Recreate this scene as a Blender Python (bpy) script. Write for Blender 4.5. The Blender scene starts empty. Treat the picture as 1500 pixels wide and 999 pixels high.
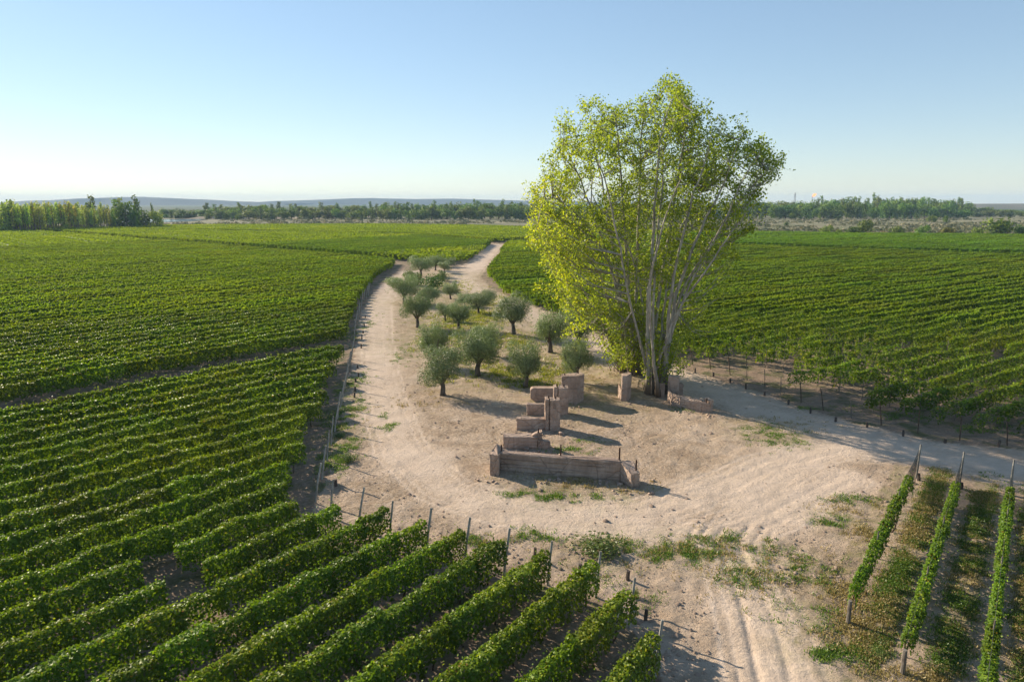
import bpy, bmesh, math, random
import numpy as np
from mathutils import Vector
random.seed(7); RNG = np.random.default_rng(11)
sc = bpy.context.scene
R = math.radians
# ------------------------------------------------------------------ camera
CAM_H = 17.0; FPX = 1000.0
PITCH = math.atan(202.5/1000.0); PC, PS = math.cos(PITCH), math.sin(PITCH)
cam_d = bpy.data.cameras.new('camera'); cam = bpy.data.objects.new('camera', cam_d)
sc.collection.objects.link(cam); sc.camera = cam
cam_d.sensor_width = 36.0; cam_d.lens = 24.0; cam_d.clip_start = 0.3; cam_d.clip_end = 30000
cam.location = (0, 0, CAM_H); cam.rotation_euler = (R(90)-PITCH, 0, 0)
# ------------------------------------------------------------------ sky, sun, exposure
SUN_EL, SUN_AZ = 24.0, -52.0
w = bpy.data.worlds.new("World"); sc.world = w; w.use_nodes = True
nt = w.node_tree; nt.nodes.clear()
sky = nt.nodes.new('ShaderNodeTexSky'); sky.sky_type = 'NISHITA'; sky.sun_disc = False
sky.sun_elevation = R(SUN_EL); sky.sun_rotation = R(SUN_AZ)
sky.altitude = 400; sky.air_density = 1.0; sky.dust_density = 0.05; sky.ozone_density = 3.0
bg = nt.nodes.new('ShaderNodeBackground'); bg.inputs[1].default_value = 0.14
wo = nt.nodes.new('ShaderNodeOutputWorld')
gam = nt.nodes.new('ShaderNodeGamma'); gam.inputs[1].default_value = 0.64      # a hazy sky: paler and more even than clear air
nt.links.new(sky.outputs[0], gam.inputs[0]); sat = nt.nodes.new('ShaderNodeHueSaturation'); sat.inputs['Saturation'].default_value = 1.12
nt.links.new(gam.outputs[0], sat.inputs['Color']); nt.links.new(sat.outputs[0], bg.inputs[0]); nt.links.new(bg.outputs[0], wo.inputs[0])
sun_d = bpy.data.lights.new('sun', 'SUN'); sun_d.energy = 4.6; sun_d.angle = R(0.53); sun_d.color = (1.0, 0.87, 0.69)
sun = bpy.data.objects.new('sun', sun_d); sc.collection.objects.link(sun)
sv = Vector((math.sin(R(SUN_AZ))*math.cos(R(SUN_EL)), math.cos(R(SUN_AZ))*math.cos(R(SUN_EL)), math.sin(R(SUN_EL))))
sun.rotation_euler = sv.to_track_quat('Z', 'Y').to_euler()
vs = sc.view_settings; vs.view_transform = 'Standard'; vs.look = 'None'; vs.exposure = 1.0; vs.gamma = 1.0
sc.cycles.max_bounces = 6; sc.cycles.transparent_max_bounces = 12; sc.cycles.diffuse_bounces = 3
sc.cycles.use_denoising = True

# ------------------------------------------------------------------ helpers
def G(x, y, z=0.0):
    "photo pixel (1500 wide) -> point of the plane at height z"
    u = x-750.0; v = y-499.5
    t = (z-CAM_H)/-(FPX*PS+v*PC)
    return (u*t, (FPX*PC-v*PS)*t)
def W(x, y, Y):
    "photo pixel -> point at distance Y ahead"
    u = x-750.0; v = y-499.5
    t = Y/(FPX*PC-v*PS)
    return np.array([u*t, Y, CAM_H-(FPX*PS+v*PC)*t])
def pix(X, Y, Z=0.0):
    a = Y*PC-(Z-CAM_H)*PS; b = -(Z-CAM_H)*PC-Y*PS
    return 750+FPX*X/a, 499.5+FPX*b/a
COL = sc.collection.objects
def tag(o, label=None, cat=None, group=None, kind=None):
    if label: o['label'] = label
    if cat: o['category'] = cat
    if group: o['group'] = group
    if kind: o['kind'] = kind
    return o
def empty(name, loc, rz=0.0):
    o = bpy.data.objects.new(name, None); o.location = loc; o.rotation_euler = (0, 0, rz)
    o.empty_display_size = 0.3; COL.link(o); return o
def inst(name, me, parent=None, loc=(0, 0, 0), rz=0.0, scale=(1, 1, 1), color=None):
    o = bpy.data.objects.new(name, me); o.location = loc; o.rotation_euler = (0, 0, rz); o.scale = scale
    if parent is not None: o.parent = parent
    if color is not None: o.color = color
    COL.link(o); return o
def mesh_np(name, V, quads=None, tris=None, mats=(), tint=None, midx=None, smooth=False, attrs=None):
    me = bpy.data.meshes.new(name)
    V = np.asarray(V, dtype=np.float32)
    q = np.zeros((0, 4), np.int32) if quads is None else np.asarray(quads, np.int32)
    t = np.zeros((0, 3), np.int32) if tris is None else np.asarray(tris, np.int32)
    nl = q.size+t.size; nf = len(q)+len(t)
    me.vertices.add(len(V)); me.vertices.foreach_set('co', V.ravel())
    me.loops.add(nl); me.loops.foreach_set('vertex_index', np.concatenate([q.ravel(), t.ravel()]).astype(np.int32))
    me.polygons.add(nf)
    me.polygons.foreach_set('loop_start', np.concatenate([np.arange(len(q))*4, q.size+np.arange(len(t))*3]).astype(np.int32))
    if midx is not None: me.polygons.foreach_set('material_index', np.asarray(midx, np.int32))
    if smooth: me.polygons.foreach_set('use_smooth', np.ones(nf, bool))
    for m in mats: me.materials.append(m)
    if tint is not None:
        a = me.attributes.new('tint', 'FLOAT', 'FACE'); a.data.foreach_set('value', np.asarray(tint, np.float32))
    for k, val in (attrs or {}).items():
        a = me.attributes.new(k, 'FLOAT', 'POINT'); a.data.foreach_set('value', np.asarray(val, np.float32))
    me.update(calc_edges=True); me.validate()
    return me
class MB:
    "collects shapes for one mesh"
    def __init__(s): s.v = []; s.f = []; s.m = []
    def add(s, V, F, m=0):
        n = len(s.v); s.v += [tuple(p) for p in V]; s.f += [tuple(i+n for i in f) for f in F]; s.m += [m]*len(F)
    def tube(s, P, rad, n=6, m=0, cap=True):
        P = [np.array(p, float) for p in P]; V = []; F = []
        for i, p in enumerate(P):
            t = P[min(i+1, len(P)-1)]-P[max(i-1, 0)]; t /= (np.linalg.norm(t)+1e-9)
            a = np.cross(t, [0.31, 0.95, 0.07]); a /= (np.linalg.norm(a)+1e-9); b = np.cross(t, a)
            for k in range(n):
                an = 2*math.pi*k/n; V.append(p+rad[i]*(math.cos(an)*a+math.sin(an)*b))
        for i in range(len(P)-1):
            for k in range(n):
                F.append((i*n+k, i*n+(k+1) % n, (i+1)*n+(k+1) % n, (i+1)*n+k))
        if cap: F.append(tuple(range((len(P)-1)*n, len(P)*n))); F.append(tuple(range(n-1, -1, -1)))
        s.add(V, F, m)
    def box(s, lo, hi, m=0):
        x0, y0, z0 = lo; x1, y1, z1 = hi
        s.add([(x0, y0, z0), (x1, y0, z0), (x1, y1, z0), (x0, y1, z0), (x0, y0, z1), (x1, y0, z1), (x1, y1, z1), (x0, y1, z1)],
              [(3, 2, 1, 0), (4, 5, 6, 7), (0, 1, 5, 4), (1, 2, 6, 5), (2, 3, 7, 6), (3, 0, 4, 7)], m)
    def mesh(s, name, mats, smooth=False):
        me = bpy.data.meshes.new(name); me.from_pydata(s.v, [], s.f)
        for m in mats: me.materials.append(m)
        me.polygons.foreach_set('material_index', np.array(s.m, np.int32))
        if smooth: me.polygons.foreach_set('use_smooth', np.ones(len(s.f), bool))
        me.update(); return me
def norm(a): return a/(np.linalg.norm(a, axis=-1, keepdims=True)+1e-9)
def leaf_quads(P, N, size, rng, aspect=0.85, fold=0.18):
    "diamond leaves at P facing N -> verts, quads"
    n = len(P); N = norm(N)
    r = norm(np.cross(N, norm(rng.normal(size=(n, 3))))); b = np.cross(N, r)
    s = np.broadcast_to(np.asarray(size, float).reshape(-1, 1), (n, 1))
    V = np.empty((n, 4, 3))
    V[:, 0] = P-r*s*0.5; V[:, 2] = P+r*s*0.5
    V[:, 1] = P+b*s*0.5*aspect-N*s*fold; V[:, 3] = P-b*s*0.5*aspect-N*s*fold*rng.uniform(-.5, 1, (n, 1))
    return V.reshape(-1, 3), np.arange(n*4).reshape(n, 4)
def vnoise(x, seed=0):
    "smooth 1-d noise"
    x = np.asarray(x, float); i = np.floor(x).astype(int); f = x-i; f = f*f*(3-2*f)
    h = lambda k: np.modf(np.abs(np.sin(k*127.1+seed*311.7)*43758.5453))[0]
    return h(i)*(1-f)+h(i+1)*f
def vnoise2(x, y, seed=0):
    xi = np.floor(x); yi = np.floor(y); fx = x-xi; fy = y-yi; fx = fx*fx*(3-2*fx); fy = fy*fy*(3-2*fy)
    h = lambda a, b: np.modf(np.abs(np.sin(a*127.1+b*311.7+seed*74.7)*43758.5453))[0]
    return (h(xi, yi)*(1-fx)+h(xi+1, yi)*fx)*(1-fy)+(h(xi, yi+1)*(1-fx)+h(xi+1, yi+1)*fx)*fy
def fbm2(x, y, seed=0, o=4):
    r = 0; a = .5
    for k in range(o): r = r+a*vnoise2(x*2**k, y*2**k, seed+k*3); a *= .5
    return r/(1-.5**o)
def seg_dist(px, py, line):
    "distance from points to a polyline"
    d = np.full(px.shape, 1e9)
    for (ax, ay), (bx, by) in zip(line[:-1], line[1:]):
        vx, vy = bx-ax, by-ay; L = vx*vx+vy*vy+1e-9
        t = np.clip(((px-ax)*vx+(py-ay)*vy)/L, 0, 1)
        d = np.minimum(d, np.hypot(px-ax-t*vx, py-ay-t*vy))
    return d
def inside(px, py, poly):
    r = np.zeros(np.shape(px), bool); n = len(poly)
    for i in range(n):
        x0, y0 = poly[i]; x1, y1 = poly[(i+1) % n]
        if y0 == y1: continue
        c = (y0 > py) != (y1 > py)
        r ^= c & (px < (x1-x0)*(py-y0)/(y1-y0)+x0)
    return r
def ordinal(n):
    w1 = 'first second third fourth fifth sixth seventh eighth ninth tenth eleventh twelfth'.split()
    if n <= 12: return w1[n-1]
    s = 'th' if 10 <= n % 100 <= 20 else {1: 'st', 2: 'nd', 3: 'rd'}.get(n % 10, 'th')
    return f'{n}{s}'

# ------------------------------------------------------------------ materials
class NT:
    def __init__(s, name):
        s.m = bpy.data.materials.new(name); s.m.use_nodes = True; s.t = s.m.node_tree; s.t.nodes.clear()
        s.o = s.n('OutputMaterial')
    def n(s, k, **kw):
        nd = s.t.nodes.new('ShaderNode'+k)
        for a, b in kw.items(): setattr(nd, a, b)
        return nd
    def l(s, a, b): s.t.links.new(a, b)
    def val(s, sock, v):
        if hasattr(v, 'is_linked') or hasattr(v, 'links'): s.l(v, sock)
        else: sock.default_value = v
    def noise(s, scale, detail=4, rough=.55, vec=None, col=False, dist=0.0):
        nd = s.n('TexNoise'); nd.inputs['Scale'].default_value = scale; nd.inputs['Detail'].default_value = detail
        nd.inputs['Roughness'].default_value = rough; nd.inputs['Distortion'].default_value = dist
        if vec is not None: s.l(vec, nd.inputs['Vector'])
        return nd.outputs['Color' if col else 'Fac']
    def attr(s, name): 
        nd = s.n('Attribute'); nd.attribute_name = name; return nd.outputs['Fac']
    def mix(s, f, a, b, bt='MIX'):
        nd = s.n('Mix', data_type='RGBA', blend_type=bt)
        s.val(nd.inputs[0], f); s.val(nd.inputs[6], a if not isinstance(a, tuple) else (*a, 1)); s.val(nd.inputs[7], b if not isinstance(b, tuple) else (*b, 1))
        return nd.outputs[2]
    def math(s, op, a, b=0.0, c=0.0, clamp=False):
        nd = s.n('Math', operation=op, use_clamp=clamp); s.val(nd.inputs[0], a); s.val(nd.inputs[1], b); s.val(nd.inputs[2], c)
        return nd.outputs[0]
    def rng(s, x, a, b, c=0.0, d=1.0):
        nd = s.n('MapRange'); nd.clamp = True; s.l(x, nd.inputs[0])
        for i, v in enumerate((a, b, c, d)): nd.inputs[i+1].default_value = v
        return nd.outputs[0]
    def ramp(s, x, stops):
        nd = s.n('ValToRGB'); s.l(x, nd.inputs[0]); e = nd.color_ramp.elements
        while len(e) < len(stops): e.new(.5)
        for i, (p, c) in enumerate(stops): e[i].position = p; e[i].color = (*c, 1)
        return nd.outputs[0]
    def pos(s): return s.n('NewGeometry').outputs['Position']
    def bump(s, h, strength, dist):
        nd = s.n('Bump'); s.val(nd.inputs['Strength'], strength); nd.inputs['Distance'].default_value = dist; s.l(h, nd.inputs['Height']); return nd.outputs[0]
    def bsdf(s, col, rough=.8, spec=.3, normal=None, metal=0.0):
        b = s.n('BsdfPrincipled'); s.val(b.inputs['Base Color'], col if not isinstance(col, tuple) else (*col, 1)); s.val(b.inputs['Roughness'], rough)
        b.inputs['Specular IOR Level'].default_value = spec; b.inputs['Metallic'].default_value = metal
        if normal is not None: s.l(normal, b.inputs['Normal'])
        return b.outputs[0]
    def out(s, sh): s.l(sh, s.o.inputs['Surface']); return s.m
def leaf_mat(name, stops, trans=(1.5, 1.5, .6), tf=.35, rough=.45, spec=.35, patch=None, objcol=False):
    t = NT(name)
    c = t.ramp(t.attr('tint'), stops)
    oi = t.n('ObjectInfo')
    v = t.rng(oi.outputs['Random'], 0, 1, .82, 1.18)
    c = t.mix(1.0, c, (1, 1, 1), 'MULTIPLY') if False else c
    hs = t.n('HueSaturation'); t.l(c, hs.inputs['Color']); t.l(v, hs.inputs['Value']); c = hs.outputs[0]
    if patch:
        n = t.noise(patch[0], 3, .6, t.pos()); f = t.rng(n, .52, .72)
        c = t.mix(t.math('MULTIPLY', f, patch[2]), c, patch[1])
    if objcol: c = t.mix(1.0, c, oi.outputs['Color'], 'MULTIPLY')
    tc = t.mix(1.0, c, trans, 'MULTIPLY')
    b = t.bsdf(c, rough, spec); tr = t.n('BsdfTranslucent'); t.l(tc, tr.inputs[0])
    mx = t.n('MixShader'); mx.inputs[0].default_value = tf; t.l(b, mx.inputs[1]); t.l(tr.outputs[0], mx.inputs[2])
    return t.out(mx.outputs[0])
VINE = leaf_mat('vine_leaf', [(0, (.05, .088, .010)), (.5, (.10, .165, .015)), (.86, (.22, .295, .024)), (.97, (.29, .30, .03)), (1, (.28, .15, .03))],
                trans=(1.7, 1.7, .5), tf=.32, spec=.2, rough=.5, patch=(.06, (.23, .27, .02), .5), objcol=True)
VINE_FAR = leaf_mat('vine_leaf_far', [(0, (.075, .122, .014)), (.6, (.14, .215, .022)), (1, (.22, .30, .032))],
                trans=(1.6, 1.6, .5), tf=.42, rough=.7, spec=.12, patch=(.03, (.235, .275, .03), .45), objcol=True)
POPLAR = leaf_mat('poplar_leaf', [(0, (.13, .18, .028)), (.5, (.235, .295, .04)), (.8, (.36, .385, .045)), (1, (.50, .46, .05))],
                trans=(1.5, 1.45, .4), tf=.6, rough=.45, spec=.25)
OLIVE = leaf_mat('olive_leaf', [(0, (.11, .15, .06)), (.6, (.215, .27, .11)), (1, (.38, .43, .22))], trans=(1.2, 1.25, .7), tf=.22, rough=.5, spec=.35)
BUSH = leaf_mat('bush_leaf', [(0, (.06, .10, .028)), (.6, (.11, .16, .04)), (1, (.19, .22, .07))], trans=(1.3, 1.3, .6), tf=.3, objcol=True)
FARLEAF = leaf_mat('far_leaf', [(0, (.05, .095, .02)), (.55, (.13, .19, .036)), (1, (.29, .34, .08))], trans=(1.3, 1.3, .6), tf=.3, rough=.7, objcol=True)
WEED = leaf_mat('weed_blade', [(0, (.07, .14, .02)), (.6, (.12, .21, .035)), (1, (.22, .26, .07))], trans=(1.4, 1.4, .6), tf=.35)
GROVE = leaf_mat('grove_grass', [(0, (.13, .15, .02)), (.6, (.22, .235, .035)), (1, (.34, .31, .09))], trans=(1.4, 1.4, .5), tf=.35)
DRY = leaf_mat('dry_blade', [(0, (.22, .19, .06)), (.5, (.36, .29, .12)), (1, (.54, .43, .23))], trans=(1.2, 1.1, .7), tf=.3, rough=.7)
def bark(name, a, b, sc_=6.0, low=None):
    t = NT(name); p = t.n('TexCoord').outputs['Object']
    mp = t.n('Mapping'); mp.inputs['Scale'].default_value = (1, 1, .25); t.l(p, mp.inputs[0])
    n = t.noise(sc_, 5, .65, mp.outputs[0]); c = t.mix(t.rng(n, .35, .65), a, b)
    if low:      # rough dark bark on the old wood at the foot
        sx = t.n('SeparateXYZ'); t.l(p, sx.inputs[0]); c = t.mix(t.rng(sx.outputs[2], .5, 4.5, .85, 0), c, low)
    return t.out(t.bsdf(c, .9, .2, t.bump(n, .6, .05)))
BARK_P = bark('poplar_bark', (.20, .17, .13), (.46, .42, .34), 4, (.15, .115, .085))
BARK_O = bark('olive_bark', (.06, .05, .04), (.17, .14, .11), 8)
BARK_V = bark('vine_bark', (.05, .035, .025), (.14, .10, .07), 12)
WOOD = bark('weathered_post', (.20, .18, .15), (.42, .39, .33), 9)
AGED = bark('aged_post', (.10, .08, .065), (.25, .215, .175), 9)
STAKE = bark('dark_stake', (.05, .04, .035), (.13, .10, .08), 9)
def simple(name, col, rough=.7, spec=.3, metal=0.0):
    t = NT(name); n = t.noise(3.0, 4); c = t.mix(t.rng(n, .3, .7), tuple(x*.8 for x in col), tuple(min(1, x*1.15) for x in col))
    return t.out(t.bsdf(c, rough, spec, metal=metal))
WIRE = simple('wire', (.12, .12, .11), .5, .5, .6)
RUST = simple('rusty_steel', (.055, .03, .02), .85, .2)
WHITE = simple('white_paint', (.78, .78, .77), .35, .5)
RUBBER = simple('tyre_rubber', (.02, .02, .02), .8)
GLASSD = simple('dark_glass', (.03, .035, .04), .1, .6)
STEEL = simple('grey_steel', (.3, .31, .32), .5, .4)
def concrete():
    t = NT('old_concrete'); p = t.pos()
    n1 = t.noise(.9, 6, .65, p); n2 = t.noise(7, 6, .7, p)
    mp = t.n('Mapping'); mp.inputs['Scale'].default_value = (5, 5, .35); t.l(p, mp.inputs[0]); st = t.noise(1.0, 5, .6, mp.outputs[0])
    c = t.ramp(n1, [(.3, (.27, .19, .138)), (.5, (.40, .29, .22)), (.7, (.50, .38, .295))])
    c = t.mix(t.math('MULTIPLY', t.rng(st, .5, .72), .55), c, (.20, .155, .13))
    c = t.mix(t.math('MULTIPLY', t.rng(n2, .55, .8), .5), c, (.22, .17, .14))
    wv = t.n('TexWave'); wv.wave_type = 'BANDS'; wv.bands_direction = 'Z'; wv.inputs['Scale'].default_value = 1.3; wv.inputs['Distortion'].default_value = 1.2; wv.inputs['Detail'].default_value = 2; wv.inputs['Detail Scale'].default_value = .4; t.l(p, wv.inputs[0])
    h = t.math('ADD', t.math('MULTIPLY', wv.outputs['Fac'], .35), n2)
    vr = t.n('TexVoronoi'); vr.feature = 'DISTANCE_TO_EDGE'; vr.inputs['Scale'].default_value = .55
    wp = t.n('Mix', data_type='VECTOR'); wp.inputs[0].default_value = .25; t.l(p, wp.inputs[4]); t.l(t.noise(1.6, 4, .6, p, col=True), wp.inputs[5]); t.l(wp.outputs[1], vr.inputs['Vector'])
    crack = t.rng(vr.outputs['Distance'], .0, .012, 1, 0)
    c = t.mix(t.math('MULTIPLY', crack, .3), c, (.09, .065, .05)); h = t.math('SUBTRACT', h, t.math('MULTIPLY', crack, .8))
    return t.out(t.bsdf(c, .92, .15, t.bump(h, .8, .06)))
CONC = concrete()
def net_mat():
    t = NT('bird_net'); n = t.noise(9, 3, .5, t.pos()); tr = t.n('BsdfTransparent'); d = t.bsdf((.028, .034, .032), .8, .1)
    mx = t.n('MixShader'); t.l(t.rng(n, .3, .7, .38, .62), mx.inputs[0]); t.l(tr.outputs[0], mx.inputs[1]); t.l(d, mx.inputs[2]); return t.out(mx.outputs[0])
NET = net_mat()
def ground_mat():
    t = NT('dry_ground'); p = t.pos()
    big = t.noise(.06, 4, .6, p); mid = t.noise(.55, 6, .62, p, dist=.4); fin = t.noise(4.5, 6, .68, p); grit = t.noise(22, 4, .7, p)
    dirt = t.ramp(mid, [(.30, (.335, .245, .168)), (.5, (.465, .355, .256)), (.68, (.57, .445, .338))])
    dirt = t.mix(t.math('MULTIPLY', t.rng(big, .4, .65), .35), dirt, (.49, .37, .285))
    trk = t.attr('trk'); fld = t.attr('fld'); scr = t.attr('scr'); wd = t.attr('wd'); rgh = t.attr('rgh')
    dirt = t.mix(t.math('MULTIPLY', trk, .75), dirt, (.65, .52, .41))
    dirt = t.mix(t.math('MULTIPLY', rgh, t.rng(fin, .42, .62, 0, .85)), dirt, (.235, .165, .10))
    dirt = t.mix(t.math('MULTIPLY', t.rng(grit, .58, .72), .5), dirt, (.24, .17, .12))
    straw = t.mix(fin, (.20, .155, .075), (.33, .26, .14)); green = t.mix(fin, (.11, .14, .022), (.22, .235, .05))
    wf = t.math('MULTIPLY', wd, t.rng(t.noise(1.3, 5, .7, p), .38, .62), clamp=True)
    dirt = t.mix(t.math('MULTIPLY', wf, .75), dirt, t.mix(t.rng(t.noise(.7, 3, .5, p), .4, .62), straw, green))
    soil = t.ramp(fin, [(.3, (.21, .15, .105)), (.6, (.33, .24, .17)), (.8, (.40, .30, .22))])
    soil = t.mix(t.rng(t.noise(.5, 5, .6, p), .48, .62, 0, .7), soil, (.075, .10, .028))
    c = t.mix(fld, dirt, soil)
    sp = t.noise(.035, 7, .72, p); 
    scrub = t.ramp(sp, [(.32, (.12, .135, .07)), (.46, (.19, .185, .105)), (.58, (.27, .235, .155)), (.69, (.48, .40, .28))])
    c = t.mix(scr, c, scrub)
    c = t.mix(t.attr('grv'), c, t.mix(t.rng(sp, .4, .6), (.045, .07, .03), (.10, .115, .055)))
    h = t.math('ADD', t.math('MULTIPLY', fin, .6), t.math('MULTIPLY', grit, .25)); h = t.math('ADD', h, t.math('MULTIPLY', mid, .5))
    st = t.rng(trk, 0, 1, 1.0, .4)
    return t.out(t.bsdf(c, .95, .08, t.bump(h, st, .30)))
GROUND = ground_mat()

# ------------------------------------------------------------------ layout (in metres, read off the photo through the camera above)
HL, HR = 38.3, 57.5           # headings of the vine rows: western fields, eastern field
dv = lambda h: (math.sin(R(h)), math.cos(R(h)))
nv = lambda h: (-math.cos(R(h)), math.sin(R(h)))
gp = lambda L: [G(*q) for q in L]
A_END = gp([(955, 998), (917, 920), (895, 885), (817, 867), (748, 848), (686, 828), (622, 810), (567, 795), (508, 778), (430, 766), (437, 716), (450, 674), (467, 616), (481, 569), (498, 529)])
POST_LINE = gp([(457, 746), (470, 705), (480, 670), (492, 620), (503, 575), (513, 530), (520, 500), (526, 470), (533, 445), (545, 425), (560, 408), (580, 396)])
LANE2 = [(-420., 519.), G(65, 342), G(400, 370), G(590, 387), G(612, 391)]
C_POLY = [(-900, 500), *gp([(0, 605), (508, 505)]), *[(x-1.0, y) for x, y in POST_LINE[5:]], *[(x-1.6, y-2.0) for x, y in LANE2[::-1][1:]], (-900, 850)]
D_POLY = [*[(x+3.2, y+5.2) for x, y in LANE2], *gp([(648, 389), (684, 385), (703, 373), (719, 358.5), (600, 347), (300, 341), (150, 339)]), (-420, 560)]
E_POLY = gp([(100, 338.2), (235, 333.4), (300, 332.6), (560, 331), (690, 333), (800, 336), (800, 350), (742, 355.5), (719, 355.5), (600, 346), (300, 340)])
F_NEAR = gp([(744, 358.5), (708, 404), (728, 432), (800, 463), (880, 500), (1000, 533), (1040, 542), (1064, 549), (1090, 558), (1114, 567), (1140, 577), (1174, 591), (1207, 601), (1240, 612), (1290, 624), (1341, 636), (1404, 646), (1480, 656)])
RL0, RL1 = G(1135, 365.5), G(1500, 378.5)
F_POLY = [*F_NEAR, (60, 30), (420, 60), (RL1[0]+200, RL1[1]-134-3), (RL1[0]-1, RL1[1]-6), (RL0[0]-1, RL0[1]-6), G(800, 357)]
F2_POLY = [G(806, 354.5), (RL0[0]+1, RL0[1]+6.5), (RL1[0]+1, RL1[1]+6.5), (RL1[0]+200, RL1[1]-130), (640, 330), *gp([(1500, 348.5), (1250, 346), (1135, 344.5), (806, 338)])]
CLEAR = gp([(520, 515), (505, 580), (490, 640), (462, 745), (520, 772), (622, 806), (748, 845), (890, 882), (930, 930), (965, 999)]) + [(4.9, 8), (14, 8)] + \
        gp([(1240, 925), (1300, 800), (1344, 700), (1500, 728)]) + [(62, 30), (60, 34)] + gp([(1500, 660), (1404, 652), (1290, 632), (1174, 598), (1090, 566), (1000, 540), (900, 507), (800, 466), (730, 436), (704, 406), (741, 358), (718, 358), (684, 388), (612, 395), (580, 402), (552, 430), (536, 460)])
LANE1 = [(-140., -28.), G(0, 617), G(510, 513)]
ROADS = [
 (gp([(728, 358), (706, 380), (684, 403), (681, 414), (700, 427), (742, 441), (790, 466), (858, 500), (900, 521), (990, 556), (1100, 596), (1230, 634), (1360, 664), (1500, 692)]) + [(70, 27)], 2.6),
 (gp([(600, 398), (572, 420), (556, 450), (553, 490), (556, 540), (566, 600), (590, 665), (650, 717), (740, 748), (840, 758), (950, 752), (1040, 722), (1130, 680), (1230, 655), (1360, 668)]), 2.1),
 (gp([(650, 400), (690, 396), (710, 376)]), 2.0),
 (gp([(1180, 670), (1100, 740), (1065, 790), (1085, 840), (1110, 900), (1135, 999)]) + [(9.5, 10)], 2.0),
 (gp([(820, 765), (950, 775), (1050, 790), (1130, 760), (1240, 700)]), 1.6),
]
# ------------------------------------------------------------------ ground: one fan-shaped sheet to the horizon, split into ground, dirt_road, dirt_clearing
th = np.tan(np.radians(np.linspace(-62, 62, 620))); rows = np.concatenate([8*np.exp(np.linspace(0, math.log(130/8), 480)), 130*np.exp(np.linspace(0, math.log(8000/130), 190))[1:]])
gx = (rows[:, None]*th[None, :]); gy = np.repeat(rows[:, None], len(th), 1)
far = np.clip((rows-500)/500, 0, 1)[:, None]
fx, fy = gx.ravel(), gy.ravel()
near = fy < 420
trk = np.zeros(len(fx)); rut = np.zeros(len(fx)); rdm = np.full(len(fx), 1e9)
nx_, ny_ = fx[near], fy[near]
wob = (fbm2(nx_*.25, ny_*.25, 5, 3)-.5)*1.6
tn = np.zeros(len(nx_)); rn = np.zeros(len(nx_)); dn = np.full(len(nx_), 1e9)
for li_, (line, hw) in enumerate(ROADS):
    d = seg_dist(nx_, ny_, line); dn = np.minimum(dn, (d+wob*.6)/hw)
    tn = np.maximum(tn, np.clip(1.35-(d+wob)/hw, 0, 1)*.65)
    for off in (.45, 1.05, 1.5):
        wl = np.exp(-((d+wob*.12-off*hw*.6)/.15)**2); rn = np.maximum(rn, wl*np.clip(fbm2(nx_*.12, ny_*.12, int(off*10), 2)*3-1.1, 0, 1)*(np.where(ny_ < 34, 1.0, .2) if li_ == 3 else .35)); tn = np.maximum(tn, wl*.75)
trk[near] = tn; rut[near] = rn; rdm[near] = dn
clr = np.zeros(len(fx)); edge = (fbm2(nx_*.35, ny_*.35, 9, 3)-.5)*1.2
clr[near] = inside(nx_+edge, ny_+edge*.6, CLEAR)
road = (rdm < 1.25)
scrub_edge = [(-900, 640), *gp([(0, 339), (235, 333), (300, 332), (560, 330.5), (690, 332.5), (800, 336), (1135, 344), (1250, 345.5), (1500, 348)]), (900, 330)]
lim = np.interp(fx, [q[0] for q in scrub_edge], [q[1] for q in scrub_edge])
scr = np.clip((fy-lim)/6+.5, 0, 1)
fld = np.where((clr > .5) | road, 0, 1.0)*(1-scr)
strip_d = np.full(len(fx), 9.0)
# bare strip along the posts, and the rows at the bottom corner
dG, nG = dv(37.4), nv(37.4)
gperp = fx*nG[0]+fy*nG[1]; gs = fx*dG[0]+fy*dG[1]
cornr = (gperp < 5.8) & (fx > 11) & (fy < 44) & (gs < 49.5)
fld = np.where(cornr, .25, fld)
olive_c = gp([(650, 440), (690, 470), (640, 500), (720, 500), (740, 540), (690, 430), (660, 405), (800, 540), (850, 575)])
wd = np.zeros(len(fx)); wn = np.zeros(len(nx_))
for (cx, cy), r_ in zip(olive_c, (14, 12, 9, 11, 8, 12, 12, 9, 6)): wn = np.maximum(wn, np.clip(1.4-np.hypot(nx_-cx, (ny_-cy)*.8)/r_, 0, 1))
for q, r_ in (((820, 715), 4.2), ((900, 725), 2.5), ((1130, 630), 4), ((1090, 820), 3.2), ((1150, 830), 3), ((1240, 760), 2.5), ((880, 800), 3), ((500, 640), 3), ((490, 590), 3.5), ((1210, 960), 2.5), ((1180, 900), 1.8), ((1000, 800), 2.5)):
    c_ = G(*q); wn = np.maximum(wn, np.clip(1.2-np.hypot(nx_-c_[0], ny_-c_[1])/r_, 0, 1)*.9)
wd[near] = wn*(1-np.clip(tn*1.2, 0, 1)*.6); 
mid_strip = cornr & (np.abs(((gperp-4.34) % 2.37)-1.18) < .55)
wd = np.where(mid_strip, 1.0, wd)
rgh = np.zeros(len(fx)); rgh[near] = np.clip(fbm2(nx_*.18, ny_*.18, 31, 4)*2.4-.8, 0, 1)*(1-tn)
z = np.zeros(len(fx))
zn = (fbm2(nx_*.09, ny_*.09, 2, 3)-.5)*.22+(fbm2(nx_*.9, ny_*.9, 4, 3)-.5)*.16*(1-tn*.8)+(fbm2(nx_*2.6, ny_*2.6, 6, 2)-.5)*.11*(1-tn*.8)-rn*.09
zn += .55*np.exp(-(np.hypot(nx_-11.2, ny_-64)/3.4)**2)          # mound the tall tree stands on
z[near] = zn*np.clip((420-ny_)/60, 0, 1)
def near_z(x, y):
    "ground height (coarse terms)"
    x = np.asarray(x, float); y = np.asarray(y, float)
    return (fbm2(x*.09, y*.09, 2, 3)-.5)*.22+(fbm2(x*.9, y*.9, 4, 3)-.5)*.06+.55*np.exp(-(np.hypot(x-11.2, y-64)/3.4)**2)
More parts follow.
